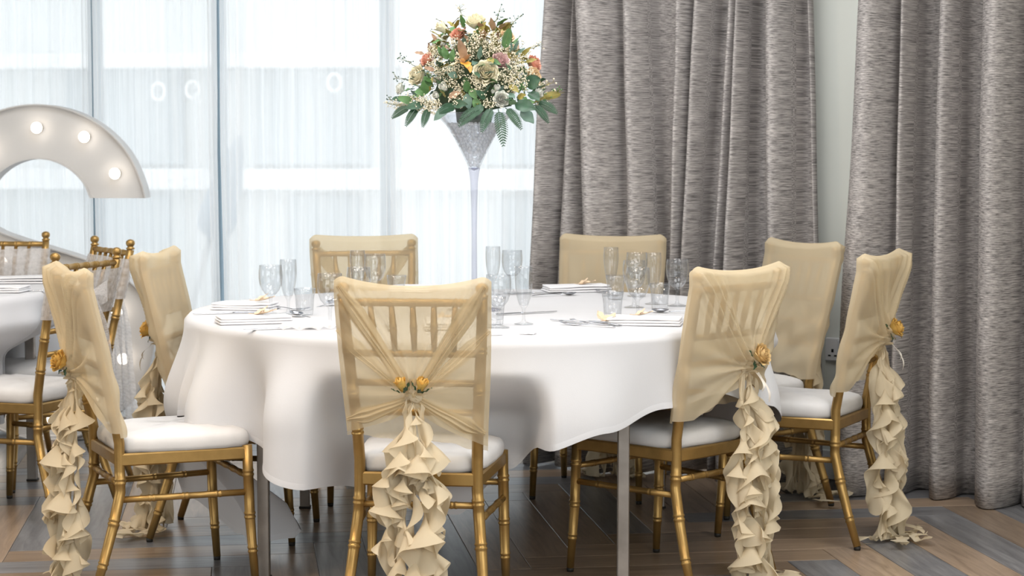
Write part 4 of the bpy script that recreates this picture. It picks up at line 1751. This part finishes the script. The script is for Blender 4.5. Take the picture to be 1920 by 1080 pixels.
# ------------------------------------------------------------------ vase and flowers
VC = (-0.122, 6.20)
vz = TZ + 0.001
va = empty('martini_vase', (VC[0], VC[1], vz))
tag(va, 'tall clear martini-shaped vase filled with water pearls, in the middle of the table', 'vase')
HR = 1.383 - vz            # rim height
HB = 1.207 - vz            # bowl bottom
m = MB()
cone = [(0.0006, HB - 0.006), (0.012, HB - 0.004), (0.020, HB + 0.006), (0.030, HB + 0.028), (0.045, HB + 0.060), (0.064, HB + 0.096), (0.088, HB + 0.135), (0.122, HB + 0.172), (0.131, HR + 0.0)]
inner = [(max(.0006, r - 0.0035), z + 0.002) for r, z in reversed(cone)]
m.lathe(cone + inner, 48)
m.build('bowl', 'vase_cone', va)
m = MB()
m.lathe([(0.0006, 0.0), (0.085, 0.0), (0.087, 0.004), (0.05, 0.010), (0.018, 0.016), (0.0105, 0.03), (0.0090, 0.10), (0.0085, 0.25), (0.0095, 0.34), (0.0125, HB - 0.04), (0.0165, HB - 0.012), (0.0195, HB + 0.002), (0.0006, HB - 0.008)], 32)
m.build('stem_and_foot', 'acrylic', va)
m = MB()
rb = random.Random(12)


def cone_r(z):
    for (r0, z0), (r1, z1) in zip(cone[1:], cone[2:]):
        if z0 <= z <= z1:
            return lerp(r0, r1, (z - z0) / (z1 - z0))
    return 0.01


cnt = 0
bz = HB + 0.010
while bz < HB + 0.150:
    R_ = cone_r(bz) - 0.0095
    nring = max(1, int(2 * pi * R_ / 0.0125))
    for j in range(nring):
        a = 2 * pi * (j + rb.random() * .5) / nring + bz * 77
        m.blob((R_ * cos(a), R_ * sin(a), bz + rb.uniform(-.003, .003)), 0.0062, 8, 6)
        cnt += 1
    if R_ > 0.03:
        R2 = R_ - 0.0125
        nring = max(1, int(2 * pi * R2 / 0.0135))
        for j in range(nring):
            a = 2 * pi * (j + rb.random() * .5) / nring
            m.blob((R2 * cos(a), R2 * sin(a), bz + rb.uniform(-.003, .003)), 0.0062, 6, 4)
    bz += 0.0108
o = m.build('water_pearls', 'bead', va)
o['kind'] = 'stuff'
o['label'] = 'clear water pearls filling the bowl of the vase'

FZ = 1.383 + 0.012
fl = empty('flower_arrangement', (VC[0], VC[1], FZ))
tag(fl, 'domed bouquet of cream roses, coral blooms, white sprays and ferns on the tall vase', 'flowers')
m = MB()
m.lathe([(0.001, -0.045), (0.055, -0.045), (0.06, 0.0), (0.12, 0.012), (0.13, 0.05), (0.10, 0.13), (0.06, 0.2), (0.025, 0.24), (0.001, 0.245)], 20)
m.build('foam_base', 'foam', fl)


def dome(px, py, depth=1.0, push=0.0):
    """position on the dome for an offset in picture pixels from the rim centre (889,207)"""
    x = (px - 889) * 0.001722
    z = (207 - py) * 0.001722
    zz = min(max(z, 0), 0.32)
    R = 0.245 * sqrt(max(0.02, 1 - zz / 0.335)) ** 1.15
    yy = -sqrt(max(0.0, R * R - x * x)) * depth
    return Vector((x, yy - push, z))


def face_axis(p, up=0.35):
    v = Vector((p.x, p.y, max(p.z, 0) * 0.6 + up * 0.1))
    return v.normalized() if v.length > 0 else Vector((0, 0, 1))


frng = random.Random(99)
roses = [(912, 143, 0.042, 'rose_cream', 'rose', (0.1, -1, 0.35), 'large cream rose in the centre front'), (893, 48, 0.036, 'rose_cream', 'rose', (-0.2, -0.45, 1), None), (834, 60, 0.026, 'rose_cream', 'bud', (-0.75, -0.4, 0.7), None),
         (787, 146, 0.036, 'rose_cream', 'rose', (-0.8, -0.7, 0.3), None), (998, 146, 0.032, 'rose_peach', 'rose', (0.85, -0.6, 0.3), None), (940, 190, 0.027, 'rose_white', 'rose', (0.2, -1, 0.1), None),
         (939, 120, 0.030, 'rose_pink', 'rose', (0.35, -0.9, 0.5), None), (861, 72, 0.026, 'rose_coral', 'rose', (-0.3, -0.8, 0.8), None), (1000, 122, 0.030, 'rose_coral', 'rose', (0.9, -0.4, 0.5), None),
         (951, 74, 0.026, 'rose_peach', 'rose', (0.5, -0.6, 0.9), None), (804, 116, 0.024, 'rose_coral', 'rose', (-0.8, -0.5, 0.6), None), (838, 170, 0.021, 'rose_white', 'bud', (-0.4, -0.9, 0.5), None), (824, 184, 0.017, 'rose_white', 'bud', (-0.5, -0.9, 0.3), None),
         (932, 172, 0.016, 'rose_white', 'bud', (0.2, -0.9, 0.6), None), (1008, 176, 0.021, 'rose_white', 'rose', (0.95, -0.5, 0.1), None), (752, 168, 0.022, 'rose_white', 'rose', (-0.95, -0.3, 0.3), None), (925, 178, 0.010, 'rose_white', 'bud', (0.1, -0.9, 0.5), None),
         (1022, 178, 0.010, 'rose_cream', 'bud', (1, -.3, .3), None), (1036, 172, 0.009, 'rose_cream', 'bud', (1, -.2, .3), None)]
for px, py, R, mt, kd, ax, lab in roses:
    p = dome(px, py, 0.9, 0.0)
    mm = rose(R, frng, 0.85) if kd == 'rose' else bud(R * 0.75, frng)
    a = Vector(ax).normalized()
    o = mm.build('rose_bloom' if kd == 'rose' else 'rose_bud', mt, fl)
    o.matrix_local = Matrix.Translation(p - a * R * 0.5) @ orient(a, frng.uniform(0, 6))
    if lab:
        o['label'] = lab
    for q in range(3):
        aa = frng.uniform(0, 6.28)
        leaf(R * 1.0, R * 0.42, 0.2, 0.2, ang=aa, up=0.35, base=(0, 0, -R * 0.05)).build('sepal', 'leaf_green', o)
# blooms on the far side, so that the bouquet is full all round
for k in range(12):
    a = frng.uniform(0.15, pi - 0.15)
    z = frng.uniform(0.03, 0.26)
    R_ = 0.245 * sqrt(1 - z / 0.335) ** 1.15 * 0.9
    p = Vector((R_ * cos(a), R_ * sin(a), z))
    mm = rose(0.032, frng, 0.85)
    o = mm.build('rose_bloom', frng.choice(['rose_cream', 'rose_pink', 'rose_peach', 'rose_white']), fl)
    o.matrix_local = Matrix.Translation(p) @ orient(Vector((p.x, p.y, 0.12)), 0)

# lily with bronze and orange petals
for ax, L, wd, mt in (((-0.15, -0.35, 1.0), 0.085, 0.030, 'leaf_bronze'), ((-0.9, -0.6, -0.1), 0.055, 0.026, 'rose_peach'), ((0.25, -0.9, -0.25), 0.05, 0.034, 'orange'), ((0.5, -0.5, -0.6), 0.045, 0.03, 'orange'), ((0.5, -0.6, 0.7), 0.045, 0.022, 'leaf_bronze'), ((-0.5, -0.9, 0.35), 0.05, 0.024, 'rose_peach')):
    p = dome(873, 124, 1.0, 0.012)
    o = leaf(L, wd, 0.25, 0.35, 6, 8, tip=0.75).build('lily_petal', mt, fl)
    q = Vector(ax).normalized().to_track_quat('X', 'Z')
    o.matrix_local = Matrix.Translation(p) @ q.to_matrix().to_4x4()


def put_leaf(px, py, L, wd, dirv, mt, tip=0.85, bend=0.3, depth=0.95, push=0.006, nm='leaf'):
    p = dome(px, py, depth, push)
    o = leaf(L * 0.78, wd * 0.85, bend, 0.22, 4, 8, tip=tip).build(nm, mt, fl)
    x = Vector(dirv).normalized()
    nrm = Vector((p.x * 2, p.y * 2 - 0.2, 0.25))
    zz = (nrm - x * nrm.dot(x)).normalized()
    yy = zz.cross(x)
    R3 = Matrix((x, yy, zz)).transposed().to_4x4()
    o.matrix_local = Matrix.Translation(p) @ R3


big = [(806, 180, 0.060, 0.034, (-0.3, -0.4, 0.75), 'leaf_green'), (806, 178, 0.055, 0.032, (-0.9, -0.3, 0.1), 'leaf_green'), (812, 166, 0.050, 0.028, (-0.5, -0.3, 0.7), 'leaf_green'),
       (843, 118, 0.060, 0.026, (-0.35, -0.2, 0.9), 'leaf_green'), (836, 112, 0.05, 0.02, (-0.5, -.3, .8), 'leaf_green'), (850, 122, 0.055, 0.024, (0.1, -.2, .95), 'leaf_green'), (918, 118, 0.055, 0.022, (0.85, -0.2, -0.3), 'leaf_green'),
       (846, 186, 0.055, 0.026, (0.85, -0.4, 0.35), 'leaf_bronze'), (820, 138, 0.05, 0.016, (-0.9, -.2, .35), 'leaf_bronze'), (798, 105, 0.045, 0.014, (-0.95, -.1, .25), 'leaf_bronze'), (822, 82, 0.04, 0.012, (-0.6, 0, .8), 'leaf_bronze'),
       (884, 172, 0.055, 0.028, (0.5, -0.5, -0.75), 'leaf_green'), (878, 180, 0.07, 0.032, (0.15, -0.3, -0.95), 'leaf_blue'), (892, 188, 0.065, 0.03, (0.35, -.2, -.9), 'leaf_green'), (862, 150, 0.05, 0.03, (-.6, -.5, .2), 'leaf_blue'),
       (965, 200, 0.095, 0.055, (0.85, -0.4, -0.12), 'leaf_dark'), (975, 212, 0.075, 0.05, (0.75, -0.2, -0.55), 'leaf_blue'), (985, 165, 0.07, 0.055, (0.75, -0.3, 0.4), 'leaf_dark'), (990, 178, 0.06, 0.05, (0.6, -.3, -.35), 'leaf_dark'),
       (845, 205, 0.085, 0.035, (-0.65, -0.4, -0.55), 'leaf_blue'), (850, 200, 0.075, 0.034, (0.9, -.5, .05), 'leaf_dark'), (800, 200, 0.08, 0.035, (-.95, -.3, -.1), 'leaf_dark'), (780, 195, 0.07, 0.03, (-.9, -.2, .3), 'leaf_green'), (760, 190, 0.05, 0.024, (-.95, -.2, .2), 'leaf_dark'),
       (912, 190, 0.06, 0.026, (-.5, -.5, .5), 'leaf_dark'), (905, 200, 0.065, 0.03, (-.3, -.6, -.6), 'leaf_dark'), (955, 165, 0.05, 0.025, (.8, -.4, -.5), 'leaf_olive'), (970, 188, 0.045, 0.024, (.6, -.6, .3), 'leaf_olive'), (980, 198, .05, .024, (.9, -.3, .2), 'leaf_green'),
       (962, 100, 0.05, 0.012, (0.5, -.2, .85), 'leaf_blue'), (956, 104, 0.045, 0.012, (0.2, -.3, .95), 'leaf_blue'), (966, 108, 0.05, 0.012, (.8, -.2, .6), 'leaf_blue'), (900, 66, 0.05, 0.02, (.5, -.3, .8), 'leaf_olive'), (975, 110, 0.06, 0.016, (.7, -.3, .6), 'leaf_olive'), (985, 120, 0.05, 0.016, (.9, -.2, .3), 'leaf_olive'), (815, 150, .045, .016, (-.2, -.5, -.8), 'leaf_olive')]
for b in big:
    put_leaf(*b)
for k in range(262):                      # filling foliage all round
    a = frng.uniform(-pi, pi)
    z = frng.uniform(0.01, 0.27)
    R_ = 0.245 * sqrt(max(.05, 1 - max(z, 0) / 0.335)) ** 1.15 * frng.uniform(0.72, 0.98)
    p = Vector((R_ * cos(a), R_ * sin(a), z))
    o = leaf(frng.uniform(.034, .058), frng.uniform(.014, .026), .3, .2, 4, 6).build('leaf', frng.choice(['leaf_dark', 'leaf_green', 'leaf_green', 'leaf_blue', 'leaf_olive']) if z < .16 else frng.choice(['leaf_olive', 'leaf_olive', 'leaf_green', 'leaf_bronze']), fl)
    d = Vector((p.x * 3 + frng.uniform(-.4, .4), p.y * 3 + frng.uniform(-.4, .4), frng.uniform(-.4, .7))).normalized()
    o.matrix_local = Matrix.Translation(p) @ d.to_track_quat('X', 'Z').to_matrix().to_4x4() @ Matrix.Rotation(frng.uniform(-.6, .6), 4, 'X')


def fern(px, py, dirv, L, seed, mt='leaf_dark', droop=0.35):
    L *= 0.8
    p = dome(px, py, 0.95, 0.01)
    d = Vector(dirv).normalized()
    m = MB()
    pts = []
    for i in range(13):
        t = i / 12
        pts.append(p + d * (L * t) + Vector((0, 0, -droop * L * t * t)))
    m.tube(pts, [0.0016 * (1 - .6 * i / 12) for i in range(13)], 5)
    side = d.cross(Vector((0, -1, 0.3))).normalized()
    n = 15
    for k in range(n):
        t = 0.12 + 0.86 * k / (n - 1)
        i = min(11, int(t * 12))
        c = pts[i].lerp(pts[i + 1], t * 12 - i)
        dd = (pts[i + 1] - pts[i]).normalized()
        ll = L * 0.24 * sin(pi * (0.18 + 0.78 * t)) + 0.003
        for s in (-1, 1):
            x = (side * s * 0.85 + dd * 0.6).normalized()
            zz = x.cross(dd) * s
            zz = (zz if zz.y < 0 else -zz).normalized()
            yy = zz.cross(x)
            st = len(m.v)
            leaf(ll, min(ll * 0.30, 0.0042), 0.15, 0.1, 2, 5, m)
            m.xf(Matrix.Translation(c) @ Matrix((x, yy, zz)).transposed().to_4x4(), st)
    m.build('fern_frond', mt, fl)


fern(905, 208, (-0.75, -0.55, -0.25), 0.11, 1)
fern(935, 208, (0.15, -0.45, -0.75), 0.12, 2)
fern(925, 206, (-0.35, -0.6, -0.5), 0.10, 3)
fern(948, 206, (0.6, -0.4, -0.5), 0.09, 4)
fern(1005, 195, (0.85, -0.3, -0.15), 0.085, 5)
fern(1000, 200, (0.65, -0.3, -0.5), 0.075, 6)
fern(790, 204, (-0.55, -0.4, -0.55), 0.075, 7)
fern(775, 204, (-0.9, -0.2, -0.2), 0.075, 8)
fern(810, 206, (-0.25, -0.5, -0.55), 0.07, 9)
fern(945, 100, (0.25, -0.2, 0.95), 0.09, 10, 'leaf_green', 0.05)
fern(1015, 185, (0.95, -0.2, 0.25), 0.075, 11, 'leaf_olive', 0.1)
fern(860, 206, (-.6, -.6, .1), 0.09, 12)


# ivy sprigs and wiry twigs
def twig(px, py, dirv, L, seed, berries, mt='breath_stem', br=0.0022, bm='leaf_dark'):
    r = random.Random(seed)
    p = dome(px, py, 0.85, 0.0)
    d = Vector(dirv).normalized()
    m = MB()
    b = MB()
    pts = [p + d * (L * t) + Vector((r.uniform(-.004, .004), r.uniform(-.004, .004), r.uniform(-.004, .004))) for t in (0, .25, .5, .75, 1)]
    m.tube(pts, [0.0013, 0.0011, .001, .0008, .0005], 5)
    for k in range(berries):
        t = r.uniform(.35, 1)
        c = p + d * (L * t)
        e = c + Vector((r.uniform(-1, 1), r.uniform(-1, 1), r.uniform(-.6, 1))).normalized() * r.uniform(.008, .022)
        m.tube([c, e], [0.0006, 0.0004], 4)
        b.blob(e, br * r.uniform(.7, 1.2), 6, 4)
    o = m.build('twig', mt, fl)
    b.build('seed_heads', bm, o)['kind'] = 'stuff'


twig(872, 52, (-0.25, -0.1, 1), 0.065, 1, 16, bm='breath')
twig(925, 60, (0.35, -0.1, 1), 0.065, 2, 14)
twig(945, 66, (0.75, -0.1, 0.75), 0.075, 3, 12)
twig(785, 128, (-0.9, -0.2, 0.45), 0.07, 4, 18)
twig(770, 155, (-0.95, -0.2, 0.3), 0.05, 5, 14)
twig(985, 98, (0.9, -0.2, 0.35), 0.06, 6, 16, bm='breath')
twig(1010, 188, (0.95, -0.15, 0.28), 0.085, 7, 10, 'leaf_olive', 0.003, 'leaf_green')
twig(1005, 170, (0.95, -0.15, 0.4), 0.06, 8, 8, 'leaf_olive', 0.0035, 'breath')
twig(760, 200, (-0.98, -0.1, 0.1), 0.055, 9, 18, bm='breath')
twig(745, 196, (-0.9, -0.1, 0.5), 0.03, 10, 8)


def breath(px, py, R, n, seed, depth=0.95, size=0.0019):
    """one cloud of baby's breath"""
    r = random.Random(seed)
    c = dome(px, py, depth, 0.004) if not isinstance(px, Vector) else px
    m = MB()
    s = MB()
    root = c * 0.75
    for k in range(int(n * 1.35)):
        v = Vector((r.gauss(0, 1), r.gauss(0, 1), r.gauss(0, 1)))
        v = v.normalized() * R * r.random() ** 0.45
        p = c + v
        m.blob(p, size * r.uniform(.7, 1.5), 6, 3)
        if k % 3 == 0:
            s.tube([root.lerp(c, .6), root.lerp(p, .8), p], [0.0007, 0.0005, 0.0004], 3, False)
    o = s.build('spray_stem', 'breath_stem', fl)
    o['kind'] = 'stuff'
    q = m.build('spray_blossom', 'breath', o)
    q['kind'] = 'stuff'


for k, (px, py, R, n) in enumerate([(905, 92, 0.045, 130), (880, 100, 0.035, 80), (925, 82, 0.035, 80), (895, 78, 0.03, 60), (838, 138, 0.035, 110), (858, 140, 0.03, 70), (818, 128, 0.03, 60), (960, 140, 0.035, 90), (975, 160, 0.035, 90), (985, 140, 0.03, 70), (960, 165, 0.028, 60),
                                    (805, 200, 0.035, 130), (790, 196, 0.03, 90), (820, 204, 0.028, 80), (755, 200, 0.03, 80), (765, 188, 0.025, 50), (970, 118, 0.028, 60), (945, 100, 0.03, 60), (815, 98, 0.025, 50), (825, 108, 0.028, 60), (855, 86, 0.025, 45), (1015, 200, 0.022, 40), (1012, 160, 0.02, 30), (868, 170, 0.02, 30), (885, 158, 0.028, 60), (900, 172, 0.03, 60), (868, 112, 0.03, 60), (946, 150, 0.03, 60), (850, 160, 0.028, 50), (862, 192, 0.03, 60), (915, 195, 0.03, 50), (925, 100, .03, 60), (950, 88, .025, 50), (985, 104, .02, 30)]):
    breath(px, py, R, n, 200 + k)
for k in range(8):
    a = frng.uniform(0.1, pi - .1)
    z = frng.uniform(.02, .25)
    R_ = 0.22 * sqrt(1 - z / 0.335)
    breath(Vector((R_ * cos(a), R_ * sin(a), z)), 0, .04, 70, 300 + k)

# ------------------------------------------------------------------ lit marquee letter S
SC = Vector((-2.033, 8.3, 0.729))
SCALE = 8.3 / 3600.0


def cat(pts, n):
    out = []
    P = [pts[0]] + pts + [pts[-1]]
    for i in range(1, len(P) - 2):
        for k in range(n):
            t = k / n
            a, b, c, d = P[i - 1], P[i], P[i + 1], P[i + 2]
            out.append(tuple(0.5 * (2 * b[q] + (c[q] - a[q]) * t + (2 * a[q] - 5 * b[q] + 4 * c[q] - d[q]) * t * t + (-a[q] + 3 * b[q] - 3 * c[q] + d[q]) * t ** 3) for q in range(2)))
    out.append(tuple(pts[-1]))
    return out


half = [(75 + 155 * cos(RAD(11.5)), 371)]
for a in range(30, 181, 15):
    half.append((75 + 155 * cos(RAD(a)), 402 - 155 * sin(RAD(a))))
half += [(-66, 446), (-22, 477), (28, 496)]
loc_half = [((x - 80) * SCALE, (512 - y) * SCALE) for x, y in half]
ctr = loc_half + [(0.0, 0.0)] + [(-x, -y) for x, y in reversed(loc_half)]
line = cat(ctr, 6)
HWS = 0.118
mq = empty('marquee_letter', (SC.x, SC.y, 0))
tag(mq, 'large white lit-up marquee letter S with round bulbs behind the second table', 'letter sign')
L_, R_s = [], []
for i, p in enumerate(line):
    a = line[max(0, i - 1)]
    b = line[min(len(line) - 1, i + 1)]
    d = Vector((b[0] - a[0], b[1] - a[1])).normalized()
    if i in (0, len(line) - 1):
        d = Vector((0, 1)) if i == 0 else Vector((0, 1))
    nrm = Vector((-d.y, d.x))
    l, r = Vector(p) + nrm * HWS, Vector(p) - nrm * HWS
    if i < len(line) // 4:                      # both ends are cut level
        l.y, r.y = max(l.y, line[0][1]), max(r.y, line[0][1])
    if i > len(line) * 3 // 4:
        l.y, r.y = min(l.y, line[-1][1]), min(r.y, line[-1][1])
    L_.append(l)
    R_s.append(r)


def P3(v, y):
    return (v.x, y, v.y + SC.z)


m = MB()
m.grid([[P3(l, 0.0), P3(l.lerp(r, .33), 0.0), P3(l.lerp(r, .67), 0.0), P3(r, 0.0)] for l, r in zip(L_, R_s)], flat=True)
m.grid([[P3(l, 0.09), P3(r, 0.09)] for l, r in zip(L_, R_s)], flat=True)
m.build('face_panel', 'marquee', mq)
m = MB()
th = 0.006
for side, other in ((L_, R_s), (R_s, L_)):
    rows = []
    for s_, o_ in zip(side, other):
        inn = s_ + (o_ - s_).normalized() * th
        rows.append([P3(s_, 0.09), P3(s_, -0.03), P3(inn, -0.03), P3(inn, 0.0)])
    m.grid(rows, flat=True)
for i in (0, -1):
    m.add([P3(L_[i], 0.09), P3(L_[i], -0.03), P3(R_s[i], -0.03), P3(R_s[i], 0.09)], [(0, 1, 2, 3)], True)
m.build('rim', 'marquee', mq)
bb = MB()
bb.blob((0, 0, 0), 0.024, 16, 10)
bulb_me = bb.mesh('bulb', 'bulb')
hb = MB()
hb.lathe([(0.001, 0), (0.02, 0), (0.018, 0.02), (0.012, 0.026)], 14)
hb.xf(Matrix.Rotation(RAD(90), 4, 'X'))
hold_me = hb.mesh('bulb_holder', 'brass_cap')
tot = len(line) - 1
bulbs = [((78 - 80) * SCALE, (512 - 240) * SCALE), ((166 - 80) * SCALE, (512 - 257) * SCALE), ((222 - 80) * SCALE, (512 - 325) * SCALE), ((-16 - 80) * SCALE, (512 - 278) * SCALE), ((-72 - 80) * SCALE, (512 - 352) * SCALE), ((-62 - 80) * SCALE, (512 - 440) * SCALE), ((8 - 80) * SCALE, (512 - 490) * SCALE)]
bulbs += [(-x, -y) for x, y in bulbs]
for x, z in bulbs:
    q = bpy.data.objects.new('bulb_holder', hold_me)
    COL.objects.link(q)
    q.parent = mq
    q.location = (x, 0.0, z + SC.z)
    r_ = bpy.data.objects.new('bulb', bulb_me)
    COL.objects.link(r_)
    r_.parent = q
    r_.location = (0, -0.042, 0)
m = MB()
m.box((0, 0.10, 0.012), (0.7, 0.22, 0.022), None, 0.004)
m.box((0.0, 0.14, 0.25), (0.05, 0.03, 0.5), None, 0.004)
m.build('base_stand', 'marquee', mq)
